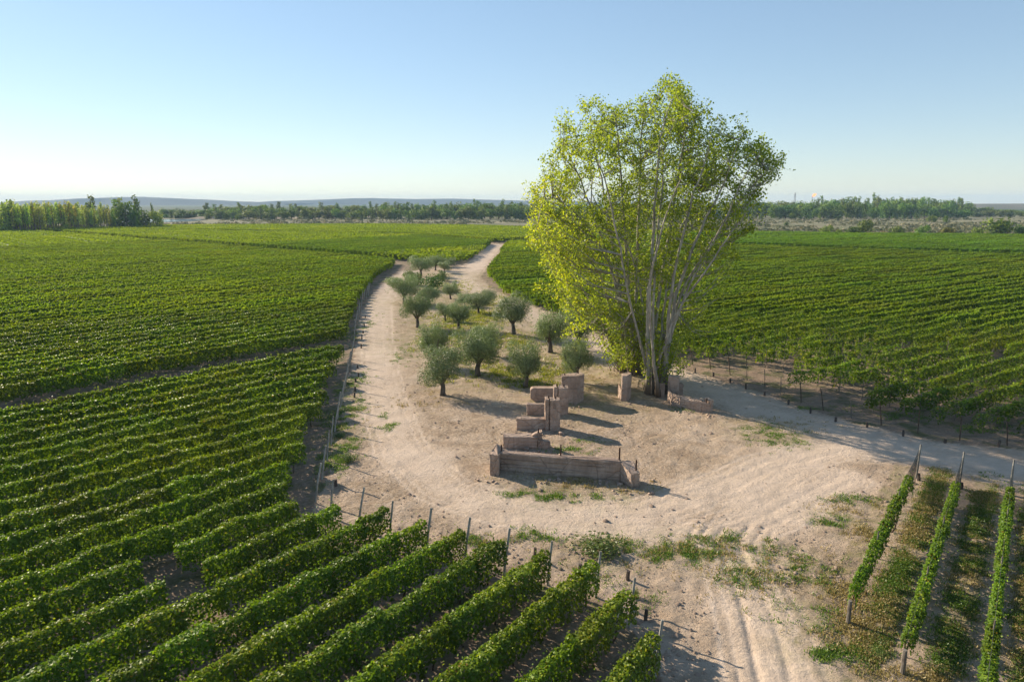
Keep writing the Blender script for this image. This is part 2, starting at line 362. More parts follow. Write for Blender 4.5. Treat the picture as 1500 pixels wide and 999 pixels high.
nr, nc = gx.shape
vid = np.arange(nr*nc).reshape(nr, nc)
Q = np.stack([vid[:-1, :-1], vid[:-1, 1:], vid[1:, 1:], vid[1:, :-1]], -1).reshape(-1, 4)
cls_v = np.where(road & (clr < .5) | (rdm < .95), 1, np.where(clr > .5, 2, 0))
cls = cls_v[Q[:, 0]]
GV = np.stack([fx, fy, z], 1); GA = dict(trk=trk, fld=fld, scr=scr, wd=wd, rgh=rgh, grv=np.clip((fy-900-60*np.sin(fx*.01))/250, 0, 1))
for k, nm in enumerate(('ground', 'dirt_road', 'dirt_clearing')):
    q = Q[cls == k]; u, inv = np.unique(q.ravel(), return_inverse=True)
    o = inst(nm, mesh_np(nm, GV[u], inv.reshape(-1, 4), mats=[GROUND], smooth=True, attrs={a: b[u] for a, b in GA.items()})); o['kind'] = 'structure'
base = mesh_np('terrain', [(-9000, -2000, -.5), (9000, -2000, -.5), (9000, 8600, -.5), (-9000, 8600, -.5)], [(0, 1, 2, 3)], mats=[GROUND], attrs=dict(trk=[0]*4, fld=[1]*4, scr=[.5]*4, wd=[0]*4, rgh=[0]*4, grv=[1]*4))
o = inst('terrain', base); o['kind'] = 'structure'
print('ground done')
#PART2
# ------------------------------------------------------------------ hills, river, far mesa
def hill_mat(name, a, b, s):
    t = NT(name); p = t.pos(); n = t.noise(s, 6, .65, p); return t.out(t.bsdf(t.mix(t.rng(n, .35, .65), a, b), .95, .05))
HILL = hill_mat('hill_scrub', (.03, .036, .03), (.07, .065, .05), .004)
MESA = hill_mat('mesa_scrub', (.09, .10, .06), (.20, .16, .12), .02)
def ridge(name, prof, Y, depth, mat, seed, amp):
    "a ridge whose crest follows prof = [(photo x, photo y)] at distance Y"
    xs = np.linspace(prof[0][0], prof[-1][0], 150); ys = np.interp(xs, [q[0] for q in prof], [q[1] for q in prof])
    crest = np.array([W(a, b, Y) for a, b in zip(xs, ys)]); V = []; K = 9
    for k in range(K):
        f = k/(K-1); prof_h = math.sin(f*math.pi)**.8
        X = crest[:, 0]; Yk = np.full_like(X, Y+(f-.5)*depth)+(vnoise(X*.002, seed+k)-.5)*depth*.12
        Z = np.maximum(crest[:, 2], 0)*prof_h*(1+amp*(vnoise(X*.006+k*3, seed)-.5)*(abs(f-.5) > .05))-(.6 if k in (0, K-1) else 0)
        V.append(np.stack([X, Yk, Z], 1))
    V = np.concatenate(V); n = len(xs); vid = np.arange(K*n).reshape(K, n)
    q = np.stack([vid[:-1, :-1], vid[:-1, 1:], vid[1:, 1:], vid[1:, :-1]], -1).reshape(-1, 4)
    return inst(name, mesh_np(name, V, q, mats=[mat], smooth=True))
tag(ridge('hill', [(-420, 300), (-200, 297), (-60, 299), (40, 296), (110, 291.5), (165, 289.5), (205, 288.5), (260, 291), (330, 294.5), (400, 297), (440, 297.4)], 5200, 900, HILL, 1, .25), kind='structure')
tag(ridge('hill', [(300, 298.5), (360, 297), (410, 294.8), (470, 292.6), (520, 290.6), (560, 291.0), (610, 291.9), (660, 291.2), (720, 293), (790, 295), (900, 296.2), (1010, 297.2)], 6000, 900, HILL, 4, .25), kind='structure')
tag(ridge('hill', [(1180, 304), (1300, 300.5), (1420, 299.2), (1500, 298.6), (1600, 297.4), (1800, 298), (2100, 300)], 2300, 700, MESA, 9, .2), kind='structure')
def water_mat():
    t = NT('river_water'); n = t.noise(.4, 3, .5, t.pos()); return t.out(t.bsdf((.10, .13, .15), .12, .6, t.bump(n, .15, .05)))
rv = gp([(-120, 326), (120, 326.2), (236, 326.0), (262, 325.4), (292, 323.6), (306, 321.6), (285, 321.4), (236, 321.9), (60, 321.8), (-120, 321.6)])
vv = [(x, y, .35) for x, y in rv]
me = bpy.data.meshes.new('river'); me.from_pydata(vv, [], [tuple(range(len(vv)))[::-1]]); me.materials.append(water_mat()); me.update()
tag(inst('river', me), kind='structure')
# sandbank of the river
o = ridge('riverbank', [(270, 321.8), (300, 317.2), (340, 315.6), (395, 316.4), (430, 319), (460, 321.5)], 760, 40, MESA, 3, .6); o.data.materials[0] = hill_mat('pale_sand', (.28, .23, .16), (.50, .42, .31), .05); tag(o, kind='structure')

# ------------------------------------------------------------------ vine foliage pieces (shared meshes, coarser with distance)
def hedge(name, L, size, n, seed, sparse=0.0, mat=None, shoots=9, zb=.48, hw=.31, top=1.88):
    rng = np.random.default_rng(seed)
    s = rng.uniform(-.05*min(L, 2), L+.05*min(L, 2), n)
    if sparse:   # leaves gather on single upright shoots
        c = np.sort(rng.uniform(0, L, max(3, int(L*1.6)))); s = c[rng.integers(0, len(c), n)]+rng.normal(0, .16, n)
    ht = top+.22*(vnoise(s*1.3, seed)-.5)+.22*(vnoise(s*4.1, seed+5)-.5)-(.35*vnoise(s*.9, seed+8) if sparse else 0)
    half = hw*(.75+.55*vnoise(s*1.7, seed+2)); bot = zb+.35*(vnoise(s*2.2, seed+3)-.3)
    r = rng.random(n); side = np.where(rng.random(n) < .5, -1., 1.)
    zz = bot+(ht-bot)*rng.random(n)**.85; yy = side*half*(1-.35*np.clip((zz-bot)/(ht-bot), 0, 1)**3)
    N = np.stack([rng.normal(0, .45, n), side*1.0, .35+rng.normal(0, .4, n)], 1)
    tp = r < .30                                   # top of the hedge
    yy = np.where(tp, rng.uniform(-1, 1, n)*half*.8, yy); zz = np.where(tp, ht-.08*rng.random(n)-.12*(yy/half)**2, zz)
    N = np.where(tp[:, None], np.stack([rng.normal(0, .5, n), rng.normal(0, .5, n), np.ones(n)], 1), N)
    ins = (r > .30) & (r < .42); yy = np.where(ins, yy*rng.random(n), yy)
    yy = yy+rng.normal(0, .035, n)
    P = np.stack([s, yy, zz], 1); sz = size*rng.uniform(.65, 1.25, n)*np.where(ins, 1.25, 1)
    tint = np.clip(rng.beta(2, 2.6, n)*.8+.3*tp, 0, 1); rare = rng.random(n); tint = np.where(rare > .985, rng.uniform(.93, 1, n), tint)  # top leaves tinted brighter: sunlit hedge tops put into the leaf colour
    PP, NN, SS, TT = [P], [N], [sz], [tint]
    for k in range(int(shoots*L)):                 # canes that stick out
        x0 = rng.uniform(0, L); m = max(3, int(.30/size)); t = np.linspace(0, 1, m)[:, None]
        a = np.array([x0, rng.uniform(-.2, .2), top-.08]); dr = np.array([rng.normal(0, .2), rng.normal(0, .28), rng.uniform(.12, .52)])
        if sparse: a[2] = rng.uniform(.7, 1.5); 
        PP.append(a+dr*t+rng.normal(0, .02, (m, 3))); NN.append(rng.normal(size=(m, 3))+[0, 0, .6]); SS.append(size*np.linspace(1, .6, m)); TT.append(rng.uniform(.45, .9, m))
    P, N, sz, tint = np.concatenate(PP), np.concatenate(NN), np.concatenate(SS), np.concatenate(TT)
    V, q = leaf_quads(P, N, sz, rng, .9, .16)
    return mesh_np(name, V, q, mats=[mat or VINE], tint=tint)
LODS = [  # chunk length, far limit, meshes, sparse meshes, part name
 (1.8, 55, [hedge('vine', 1.8, .125, 1500, 20+i) for i in range(9)], [hedge('vine', 1.8, .13, 420, 60+i, 1) for i in range(6)]),
 (3.6, 105, [hedge('vine_foliage', 3.6, .19, 1300, 120+i, shoots=4) for i in range(6)], [hedge('vine_foliage', 3.6, .18, 520, 160+i, 1, shoots=4) for i in range(5)]),
 (10.8, 310, [hedge('vine_foliage', 10.8, .32, 1500, 220+i, mat=VINE_FAR, shoots=2.5) for i in range(6)], [hedge('vine_foliage', 10.8, .28, 420, 260+i, 1, mat=VINE_FAR, shoots=2) for i in range(4)]),
 (30.0, 1e9, [hedge('vine_foliage', 30, .52, 1900, 320+i, mat=VINE_FAR, shoots=1, hw=.42) for i in range(5)], None)]
THIN = {'G': [hedge('vine', 1.8, .11, 900, 520+i, hw=.17, zb=.62, top=1.42, shoots=5) for i in range(7)], 'F0': [hedge('vine', 1.8, .125, 1150, 540+i, hw=.26, zb=.36, top=1.78, shoots=9) for i in range(7)], 'F1': [hedge('vine_foliage', 3.6, .18, 1000, 560+i, hw=.25, zb=.34, top=1.78, shoots=8) for i in range(6)]}
def vine_trunk(seed):
    rng = np.random.default_rng(seed); b = MB()
    for x0 in (.9,):
        P = [np.array([x0, 0, -.12])]
        for k in range(4): P.append(P[-1]+np.array([rng.normal(0, .05), rng.normal(0, .04), .24]))
        b.tube(P, [.045, .04, .034, .034, .03], 5)
    b.tube([(0, 0, .86), (.9, .02, .80), (1.8, 0, .86)], [.02, .024, .02], 4)
    return b.mesh('trunk', [BARK_V])
TRUNKS = [vine_trunk(i) for i in range(5)]
def post_mesh(h, r, lean=0.0, mat=None, n=7):
    b = MB(); b.tube([(0, 0, -.35), (lean*.5, 0, h*.5), (lean, 0, h)], [r*1.05, r, r*.92], n); return b.mesh('post', [mat or WOOD])
POST_END = [post_mesh(2.15, .065, .50), post_mesh(2.1, .055, .38), post_mesh(2.2, .06, .62)]
POST_MID = [post_mesh(1.75, .035, .03, AGED), post_mesh(1.85, .035, -.03, AGED)]
POST_DARK = [post_mesh(1.9, .042, .5, BARK_V), post_mesh(1.75, .036, .35, AGED), post_mesh(2.0, .042, .6, BARK_V)]
STAKE_M = [post_mesh(.42, .09, .05, STAKE), post_mesh(.5, .08, -.06, STAKE), post_mesh(.36, .10, .0, STAKE)]
def wire_mesh(L, zs=(.62, .95, 1.3, 1.6)):
    b = MB()
    for z_ in zs: b.tube([(0, 0, z_), (L*.5, 0, z_-.015), (L, 0, z_)], [.006]*3, 3, cap=False)
    return b.mesh('wire', [WIRE])
# ---- candidate rows: (block, ordinal, perpendicular, heading, [(s0, s1)])
def runs(mask, s):
    idx = np.flatnonzero(mask); out = []
    if len(idx) == 0: return out
    brk = np.flatnonzero(np.diff(idx) > 1); st = [idx[0], *idx[brk+1]]; en = [*idx[brk], idx[-1]]
    return [(s[a], s[b]) for a, b in zip(st, en) if s[b]-s[a] > 2.5]
def in_view(x, y): return (y > 13) & (np.abs(np.degrees(np.arctan2(x, y))) < 44)
ROWS = []
aend = sorted(((x*nv(HL)[0]+y*nv(HL)[1], x*dv(HL)[0]+y*dv(HL)[1]) for x, y in A_END))
pline = sorted(((x*nv(HL)[0]+y*nv(HL)[1], x*dv(HL)[0]+y*dv(HL)[1]) for x, y in POST_LINE))
S = np.arange(-420, 760, .5)
l1 = np.array([x*nv(HL)[0]+y*nv(HL)[1] for x, y in LANE1[1:]]).mean()
p = 9.53; k = 0
while p < l1-3.3:
    d, n = dv(HL), nv(HL); e = np.interp(p, [a for a, _ in aend], [b for _, b in aend])
    x, y = n[0]*p+d[0]*S, n[1]*p+d[1]*S
    for s0, s1 in runs(in_view(x, y) & (S <= e+.3), S): ROWS.append(['A', k+1, p, HL, s0, e])
    p += 2.2 if p < 23 else 2.32; k += 1
def block(name, poly, h, p0, sp):
    d, n = dv(h), nv(h); ps = [x*n[0]+y*n[1] for x, y in poly]; k = 0; p = p0
    while p < max(ps):
        x, y = n[0]*p+d[0]*S, n[1]*p+d[1]*S
        rr = runs(inside(x, y, poly) & in_view(x, y) & (y < 640), S)
        for s0, s1 in rr: ROWS.append([name, k+1, p, h, s0, s1])
        if rr: k += 1
        p += sp
block('C', C_POLY, HL, l1+4.5, 2.4)
block('D', D_POLY, HL, 60, 2.5); block('E', E_POLY, HL, 60, 2.6)
block('F', F_POLY, HR, 22.4-2.46*8, 2.46); block('H', F2_POLY, HR, -60, 2.5)
for k, (pp, a, b) in enumerate(((4.34, (14, 25.3), (25.5, 40.5)), (2.06, (14.3, 22.3), (27.4, 39.2)), (-.41, (13.8, 19.0), (29.5, 37.9)), (-2.8, (14.5, 16.), (30.6, 36.2)), (-5.2, (15.5, 14.), (31.5, 34.2)))):
    dG = dv(37.4); ROWS.append(['G', k+1, pp, 37.4, a[0]*dG[0]+a[1]*dG[1], b[0]*dG[0]+b[1]*dG[1]])
def row_pt(r, s, off=0): d, n = dv(r[3]), nv(r[3]); return n[0]*(r[2]+off)+d[0]*s, n[1]*(r[2]+off)+d[1]*s
def weight(r):
    s = np.linspace(r[4], r[5], 12); x, y = row_pt(r, s); return np.sum(1/(x*x+y*y))*(r[5]-r[4])
ROWS.sort(key=weight, reverse=True)
print('rows', len(ROWS), {b: sum(1 for r in ROWS if r[0] == b) for b in 'ACDEFGH'})
NR = 296
things, rest = ROWS[:NR], ROWS[NR:]
LBL = {'A': 'leafy vine row, {o} up from the clearing corner, below the grassy lane',
       'C': 'dense vine row, {o} beyond the grassy lane, before the dark cross track',
       'D': 'distant vine row, {o} past the dark cross track, counted from its pale road side',
       'E': 'yellowish vine row in the farthest strip before the scrubland, {o} from the poplar side',
       'F': 'vine row of the field behind the poplar, {o} from the netted corner rows',
       'G': 'narrow vine row with dry weeds beside it, {o} from the bare clearing',
       'H': 'vine row beyond the thin dark lane, {o} from the large bright bush'}
GRP = {'A': 'vine rows below the grassy lane', 'C': 'vine rows between grassy lane and cross track', 'D': 'vine rows beyond the cross track', 'E': 'vine rows in the yellowish far strip',
       'F': 'vine rows behind the poplar', 'G': 'narrow vine rows in the corner', 'H': 'vine rows beyond the thin lane'}
BCOL = {'A': (1.06, 1.02, .95), 'C': (1.2, 1.1, .95), 'D': (1.05, 1.05, 1.0), 'E': (1.45, 1.28, 1.15), 'F': (1.12, 1.06, .9), 'G': (1.0, 1.05, 1.0), 'H': (.95, 1.08, 1.0)}
cnt = {}
GAPS = [(G(236, 852), 1.15)]
for r in sorted(things, key=lambda r: (r[0], -r[2] if r[0] == 'G' else r[2], r[4])):
    bl, _, pp, h, s0, s1 = r
    cnt[bl] = cnt.get(bl, 0)+1
    x0, y0 = row_pt(r, s0); rz = R(90-h); L = s1-s0; d = dv(h)
    root = tag(empty('vine_row', (x0, y0, 0), rz), LBL[bl].format(o=ordinal(cnt[bl])), 'vine row', GRP[bl])
    u = 0.0; rk = random.Random(int(pp*100)+int(s0)); dmin = 1e9
    bcol = BCOL[bl]; fol_end = L
    if bl == 'A' and pp > 26: fol_end = L+rk.uniform(-.9, .5)
    if bl == 'G': fol_end = L*(.80, .84, .88, .9, .9)[cnt[bl]-1]; u = .25
    if bl == 'F': u = (.4 if pp > 31 else 1.5)+1.2*rk.random()
    while u < fol_end-.4:
        x, y = x0+d[0]*(u+.9), y0+d[1]*(u+.9); dist = math.hypot(x, y); dmin = min(dmin, dist)
        li = next(i for i, q in enumerate(LODS) if dist < q[1]); cl, _, full, sp = LODS[li]
        left = fol_end-u; sx = 1.0
        if left < cl*1.35: sx = left/cl
        if bl in 'GAC' and False: pass
        use = THIN['G'] if bl == 'G' and li == 0 else THIN['F%d' % li] if bl == 'F' and li < 2 else full
        if bl == 'F' and sp is not None and pp < 52:
            pr = (.95*math.exp(-max(0, u-4)/13.) if pp > 31 else .6*math.exp(-max(0, u-3)/6.))+.05
            if rk.random() < pr: use = sp
        skip = any(math.hypot(x-gx_-0, y-gy_) < gr for (gx_, gy_), gr in GAPS) or (li <= 1 and bl != 'G' and rk.random() < .006)
        if bl == 'F' and pp < 52 and u < (4.5 if pp > 31 else 3.0) and rk.random() < .25: skip = True
        if not skip:
            flip = rk.random() < .5; c_ = tuple(v*rk.uniform(.94, 1.06) for v in bcol)+(1,)
            sz = rk.uniform(.94, 1.06)*(.84+.3*float(fbm2(np.array(x*.05), np.array(y*.05), 17, 3))); sy = rk.uniform(.9, 1.2)
            if bl == 'G' and li: sz *= .75; sy *= .5
            if bl == 'F' and li > 0: sz *= rk.uniform(.9, 1.05)
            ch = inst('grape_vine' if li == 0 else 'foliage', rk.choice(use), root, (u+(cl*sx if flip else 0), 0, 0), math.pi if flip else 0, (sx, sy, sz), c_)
            if li == 0 and (bl in 'FG' or pp < 22 or u > L-8):
                inst('trunk', rk.choice(TRUNKS), ch)
        u += cl*sx
    # posts and wires
    if dmin < 105:
        e_off = L+.15; lean = 0
        if bl == 'A' and pp > 26: e_off = np.interp(pp, [a for a, _ in pline], [b for _, b in pline])-s0
        if bl == 'C': e_off = L+1.2
        if bl == 'F': inst('end_post', rk.choice(POST_DARK), root, (0, 0, 0), math.pi+rk.uniform(-.5, .5))
        elif bl == 'G':
            inst('end_post', POST_END[1], root, (L, 0, 0)); inst('end_post', post_mesh(1.1, .085, .04, AGED), root, (-.15, 0, 0), math.pi)
        else: inst('end_post', rk.choice(POST_END), root, (e_off, 0, 0))
        if dmin < 75:
            if bl == 'F': inst('wire', wire_mesh(min(L, 30)), root)
            elif bl == 'G': inst('wire', wire_mesh(L), root)
            else: inst('wire', wire_mesh(min(L, 9)+(e_off-L)), root, (L-min(L, 9), 0, 0))
        if bl in 'FG' and dmin < 90:
            u = 5.5
            while u < min(L-2, 60): inst('post', rk.choice(POST_MID), root, (u, 0, 0)); u += 6
        if bl == 'G':
            a, b_ = (fol_end-.4, L) if bl == 'G' else (L-.6, e_off)
            hgt = 1.75; m_ = 10; V = []; 
            for i in range(m_+1):
                f = i/m_; xx = a+(b_-a)*f; sag = .10*math.sin(f*math.pi)
                wdt = .24*(1-f)+.05
                V += [(xx, -wdt, .35+.25*(1-f)*0), (xx, -.05, hgt-sag+.1*f), (xx, .05, hgt-sag+.1*f), (xx, wdt, .35)]
            F_ = [(i*4+j, i*4+j+1, i*4+5+j, i*4+4+j) for i in range(m_) for j in range(3)]
            me = bpy.data.meshes.new('bird_net'); me.from_pydata(V, [], F_); me.materials.append(NET); me.update(); inst('bird_net', me, root)
# the rows past the first 300: one mass
if rest:
    lib = [hedge('x', 30, 1.05, 330, 420+i, mat=VINE_FAR, shoots=0, hw=.36, top=1.8) for i in range(3)]
    arr = []
    for m in lib:
        co = np.empty(len(m.vertices)*3, np.float32); m.vertices.foreach_get('co', co)
        t_ = np.empty(len(m.polygons), np.float32); m.attributes['tint'].data.foreach_get('value', t_); arr.append((co.reshape(-1, 3), t_))
    VV, TT = [], []
    for r in rest:
        u = 0; L = r[5]-r[4]; d, n = dv(r[3]), nv(r[3]); x0, y0 = row_pt(r, r[4])
        while u < L-2:
            sx = min(1.0, (L-u)/30); co, t_ = random.choice(arr)
            if sx < .9: 
                keep = np.repeat(RNG.random(len(t_)) < sx, 4); co_, tt = co[keep], t_[keep[::4]]
            else: co_, tt = co, t_
            a = u+co_[:, 0]*sx
            VV.append(np.stack([x0+d[0]*a+n[0]*co_[:, 1], y0+d[1]*a+n[1]*co_[:, 1], co_[:, 2]], 1)); TT.append(tt); u += 30*sx
    VV = np.concatenate(VV); o = inst('vineyard', mesh_np('vineyard', VV, np.arange(len(VV)).reshape(-1, 4), mats=[VINE_FAR], tint=np.concatenate(TT)))
    o.color = (1.35, 1.2, 1.1, 1)
    tag(o, 'far vine foliage reading as one green mass before the scrubland', 'vineyard', kind='stuff')
    for m in lib: bpy.data.meshes.remove(m)
    print('rest quads', len(VV)//4)
# anchor stakes in front of the row ends
ST = {'e': [(1000, 540), (1018, 546), (1045, 552), (1070, 560), (1093, 569), (1120, 580), (1155, 592), (1187, 605), (1224, 617), (1270, 627), (1323, 640), (1384, 650), (1462, 656)],
      's': [(716, 806), (783, 820), (850, 838), (919, 850), (945, 908)], 'w': [(524, 540), (525, 552), (521, 560), (520, 572), (519, 582), (492, 712), (529, 510), (530, 497), (532, 488), (534, 478), (535, 466)], 'n': [(1346, 703), (1409, 716)]}
for key, txt, g_ in (('e', 'short dark anchor stake beside the road, {o} from the tall poplar', 'anchor stakes along the road'), ('s', 'dark stub stake at the edge of the clearing, {o} from the big weed clump end', 'stub stakes by the clearing'),
                ('w', 'dark stub stake on the verge of the pale track, {o} from the olive side', 'stub stakes on the track verge'), ('n', 'stub stake at the foot of a netted row end, {o} from the clearing', 'stub stakes at netted rows')):
    for i, q in enumerate(ST[key]):
        x, y = G(*q); o = inst('anchor_stake', STAKE_M[i % 3], None, (x, y, float(near_z(x, y))), random.uniform(0, 6), (1, 1, random.uniform(.85, 1.25)))
        tag(o, txt.format(o=ordinal(i+1)), 'stake', g_)
print('vines done')
#PART3
# ------------------------------------------------------------------ concrete ruins
def slab(mb, pts, z0, z1, seed=0, jit=.018, top=None):
    "prism with an upright outline pts (ground points) from z0 to z1, sub-cut and slightly worn; top = z per corner"
    bm = bmesh.new(); n = len(pts)
    lo = [bm.verts.new((x, y, z0)) for x, y in pts]; hi = [bm.verts.new((x, y, z1 if top is None else top[i])) for i, (x, y) in enumerate(pts)]
    bm.faces.new(lo[::-1]); bm.faces.new(hi)
    for i in range(n): bm.faces.new((lo[i], lo[(i+1) % n], hi[(i+1) % n], hi[i]))
    bmesh.ops.recalc_face_normals(bm, faces=bm.faces)
    bmesh.ops.bevel(bm, geom=list(bm.edges), offset=.035, segments=2, profile=.6, affect='EDGES')
    long_ = [e for e in bm.edges if e.calc_length() > .45]
    bmesh.ops.subdivide_edges(bm, edges=long_, cuts=7, use_grid_fill=True)
    rn_ = random.Random(seed); zt = z1 if top is None else min(top)
    for v in bm.verts:
        up = 1 if v.co.z > zt-.12 else 0
        v.co += Vector((rn_.gauss(0, 1), rn_.gauss(0, 1), rn_.gauss(0, 1)))*jit
        if up: v.co.z -= max(0, float(vnoise(np.array((v.co.x+v.co.y*1.7)*2.3), seed))-.45)*.09
    bm.verts.index_update(); mb.add([v.co[:] for v in bm.verts], [[v.index for v in f.verts] for f in bm.faces]); bm.free()
def rect(a, b, th, side=1):
    "ground rectangle on segment a-b with thickness th to the back"
    a = np.array(a); b = np.array(b); d = (b-a)/np.linalg.norm(b-a); n = np.array([-d[1], d[0]])*side*th
    return [tuple(a), tuple(b), tuple(b+n), tuple(a+n)]
def hpx(x, yb, yt):
    "height in metres of an upright seen from pixel row yb (foot) to yt (top)"
    X, Y = G(x, yb); return float(W(x, yt, Y)[2])
def ruin(label, origin, parts, rods=(), group='old concrete sluice ruins'):
    root = tag(empty('concrete_ruin', (origin[0], origin[1], 0)), label, 'ruin', group)
    for i, (nm, pts, z0, z1, top) in enumerate(parts):
        mb = MB(); slab(mb, [(x-origin[0], y-origin[1]) for x, y in pts], z0, z1, int(abs(pts[0][0])*100)+i, .016, top)
        inst(nm, mb.mesh(nm, [CONC]), root)
    for x, y, za, zb in rods:
        mb = MB(); mb.tube([(0, 0, za), (.01, 0, zb)], [.055, .05], 6); inst('steel_rod', mb.mesh('steel_rod', [RUST]), root, (x-origin[0], y-origin[1], 0))
    return root
# long U-shaped wall
a, b = np.array(G(733, 689)), np.array(G(908, 704)); hL, hRr = hpx(733, 689, 663), hpx(908, 704, 676)
dd = (b-a)/np.linalg.norm(b-a)
lf0, lf1 = np.array(G(717.5, 696)), np.array(G(731, 697.5)); rf0, rf1 = np.array(G(924, 714.5)), np.array(G(936.5, 711.5))
nb = np.array([-dd[1], dd[0]])
ruin('long low concrete wall with two stub wings and rusty rods, before the clearing', tuple(a),
     [('wall_course', [tuple(a-dd*.02-nb*o_), tuple(b-nb*o_), tuple(b+nb*.55), tuple(a-dd*.02+nb*.55)], hL*f0-(.3 if k_ == 0 else -.012), hL*f1, [hL*f1, hL*f1+(hRr-hL)*f1, hL*f1+(hRr-hL)*f1, hL*f1]) for k_, (f0, f1, o_) in enumerate(((0, .36, .03), (.36, .68, .0), (.68, 1.0, .022)))]+
     [
      ('wing', [tuple(lf0), tuple(lf1), tuple(a-dd*.03+nb*.1), tuple(a-dd*.03+nb*.95), tuple(lf0+nb*2.0-dd*.02)], -.3, 1.3, [1.42, 1.40, hL+.05, hL+.05, 1.42]),
      ('wing', [tuple(rf0), tuple(rf1), tuple(b+nb*.57+dd*.75), tuple(b+dd*.01+nb*.3), tuple(b+dd*.01)], -.3, 1.0, [.88, .86, hRr-.05, hRr-.03, hRr-.01])],
     [(a[0]+.05, a[1]+.3, hL-.4, hL+.42), (*(a+dd*np.linalg.norm(b-a)*.505+nb*.3), hL-.3, hL+.75), (*(b+nb*.3-dd*.1), hRr-.3, hRr+.78), (*(rf0*.5+rf1*.5+nb*.35), .6, 1.6)])
# second low wall, broken right end
a, b = np.array(G(737, 658)), np.array(G(787, 658)); c2 = np.array(G(806, 657.5)); h = hpx(737, 658, 640)
ruin('low broken concrete wall with rubble and one rod, just behind the long wall', tuple(a),
     [('wall', rect(a, b, .85), -.3, h, None), ('wall_stub', rect(b+[.03, .02], c2, .6), -.3, h*.62, [h*.75, h*.55, h*.5, h*.72]), ('rubble_block', rect(b+[-.35, .15], b+[.35, .2], .5), h*.72, h+.32, [h+.1, h+.3, h+.35, h+.02])],
     [(b[0]+.08, b[1]+.25, .0, h+.55)])
def pier(label, wl, wr, yb, yt, pl, pr, pyb, pyt, th=.55, pth=.95, cut=0.0, slot=True):
    a, b = np.array(G(wl, yb)), np.array(G(pl+3, yb)); h = hpx(wl, yb, yt)
    pa, pb = np.array(G(pl, pyb)), np.array(G(pr, pyb)); ph = hpx(pl, pyb, pyt)
    m = pa+(pb-pa)*.24
    wall = rect(a+[0, .12], [pa[0]-.02, a[1]+.12], th)
    parts = [('wall', wall, -.3, h, None)]
    if cut: parts[0] = ('wall', wall, cut, h, None)
    parts += [('pillar', rect(pa, m, pth), -.3, ph+.02, None), ('pillar', rect(m+[.10, 0], pb, pth), -.3, ph-.02, None), ('pillar_core', rect(m+[-.03, .16], m+[.13, .16], pth*.7), -.3, ph-.12, None)]
    rods = [(pa[0]+.25, pa[1]+.45, ph-.1, ph+.2), (pb[0]-.35, pb[1]+.4, ph-.1, ph+.18)]
    return ruin(label, tuple(a), parts, rods)
pier('tall grooved concrete pier with short wall, nearest of the standing piers', 757, 800, 630, 614, 798.5, 820, 630, 586)
pier('second concrete pier, tucked behind the tall grooved one', 772, 811, 609, 593, 811, 832, 608, 568)
# overhanging wall stub + third block
a = np.array(G(790, 589)); a0 = np.array([W(777, 580, a[1])[0], a[1]]); e = np.array(G(822, 589)); h = hpx(790, 589, 569)
root = tag(empty('concrete_ruin', (a[0], a[1], 0)), 'concrete wall stub with undercut lower edge, before the widest slab', 'ruin', 'old concrete sluice ruins')
mb = MB(); bm = bmesh.new(); prof = [(a0[0]-a[0], .32), (0, -.3), (e[0]-a[0]-.45, -.3), (e[0]-a[0]-.45, h), (a0[0]-a[0]+.15, h), (a0[0]-a[0], h-.15)]
f1 = [bm.verts.new((x, 0, z_)) for x, z_ in prof]; f2 = [bm.verts.new((x, .8, z_)) for x, z_ in prof]
bm.faces.new(f1); bm.faces.new(f2[::-1])
for i in range(6): bm.faces.new((f1[i], f2[i], f2[(i+1) % 6], f1[(i+1) % 6]))
bmesh.ops.recalc_face_normals(bm, faces=bm.faces); bmesh.ops.bevel(bm, geom=list(bm.edges), offset=.04, segments=2, affect='EDGES')
bm.verts.index_update(); mb.add([v.co[:] for v in bm.verts], [[v.index for v in f.verts] for f in bm.faces]); bm.free(); inst('wall', mb.mesh('wall', [CONC]), root)
# widest slab: three faces, slightly rounded
q = [np.array(G(822, 590)), np.array(G(831, 590.5)), np.array(G(846, 590)), np.array(G(855, 586.5))]; h = hpx(831, 590, 551)
bk = [q[3]+[-.25, .85], q[2]+[-.2, 1.1], q[1]+[0, 1.1], q[0]+[.05, .9]]
ruin('wide tall concrete slab, farthest in the line, under a leaning olive', tuple(q[0]),
     [('lower_block', [tuple(v) for v in q+bk], -.3, h*.53, None), ('upper_block', [tuple(v+np.array([.015, .02])) for v in q+bk], h*.53+.015, h, None)],
     [(q[0][0]+.3, q[0][1]+.4, h-.1, h+.15), (q[3][0]-.5, q[3][1]+.4, h-.1, h+.3)])
# lone pillar left of the tree
pa, pm, pb = np.array(G(910.5, 587)), np.array(G(917.5, 588)), np.array(G(924, 583.5)); h = hpx(914, 587, 550)
bk = [pb+[-.25, .7], pa+[.05, .75]]
fa = np.array(G(905, 582))
ruin('lone sunlit concrete pillar standing between the slab and the poplar', tuple(pa),
     [('pillar', [tuple(v) for v in [pa, pm, pb]+bk], -.3, h, None), ('fin', [tuple(fa), tuple(pa-[.02, 0]), tuple(pa+[.03, .55]), tuple(fa+[.1, .5])], -.3, 1.25, [1.2, 1.0, 1.0, 1.25])])
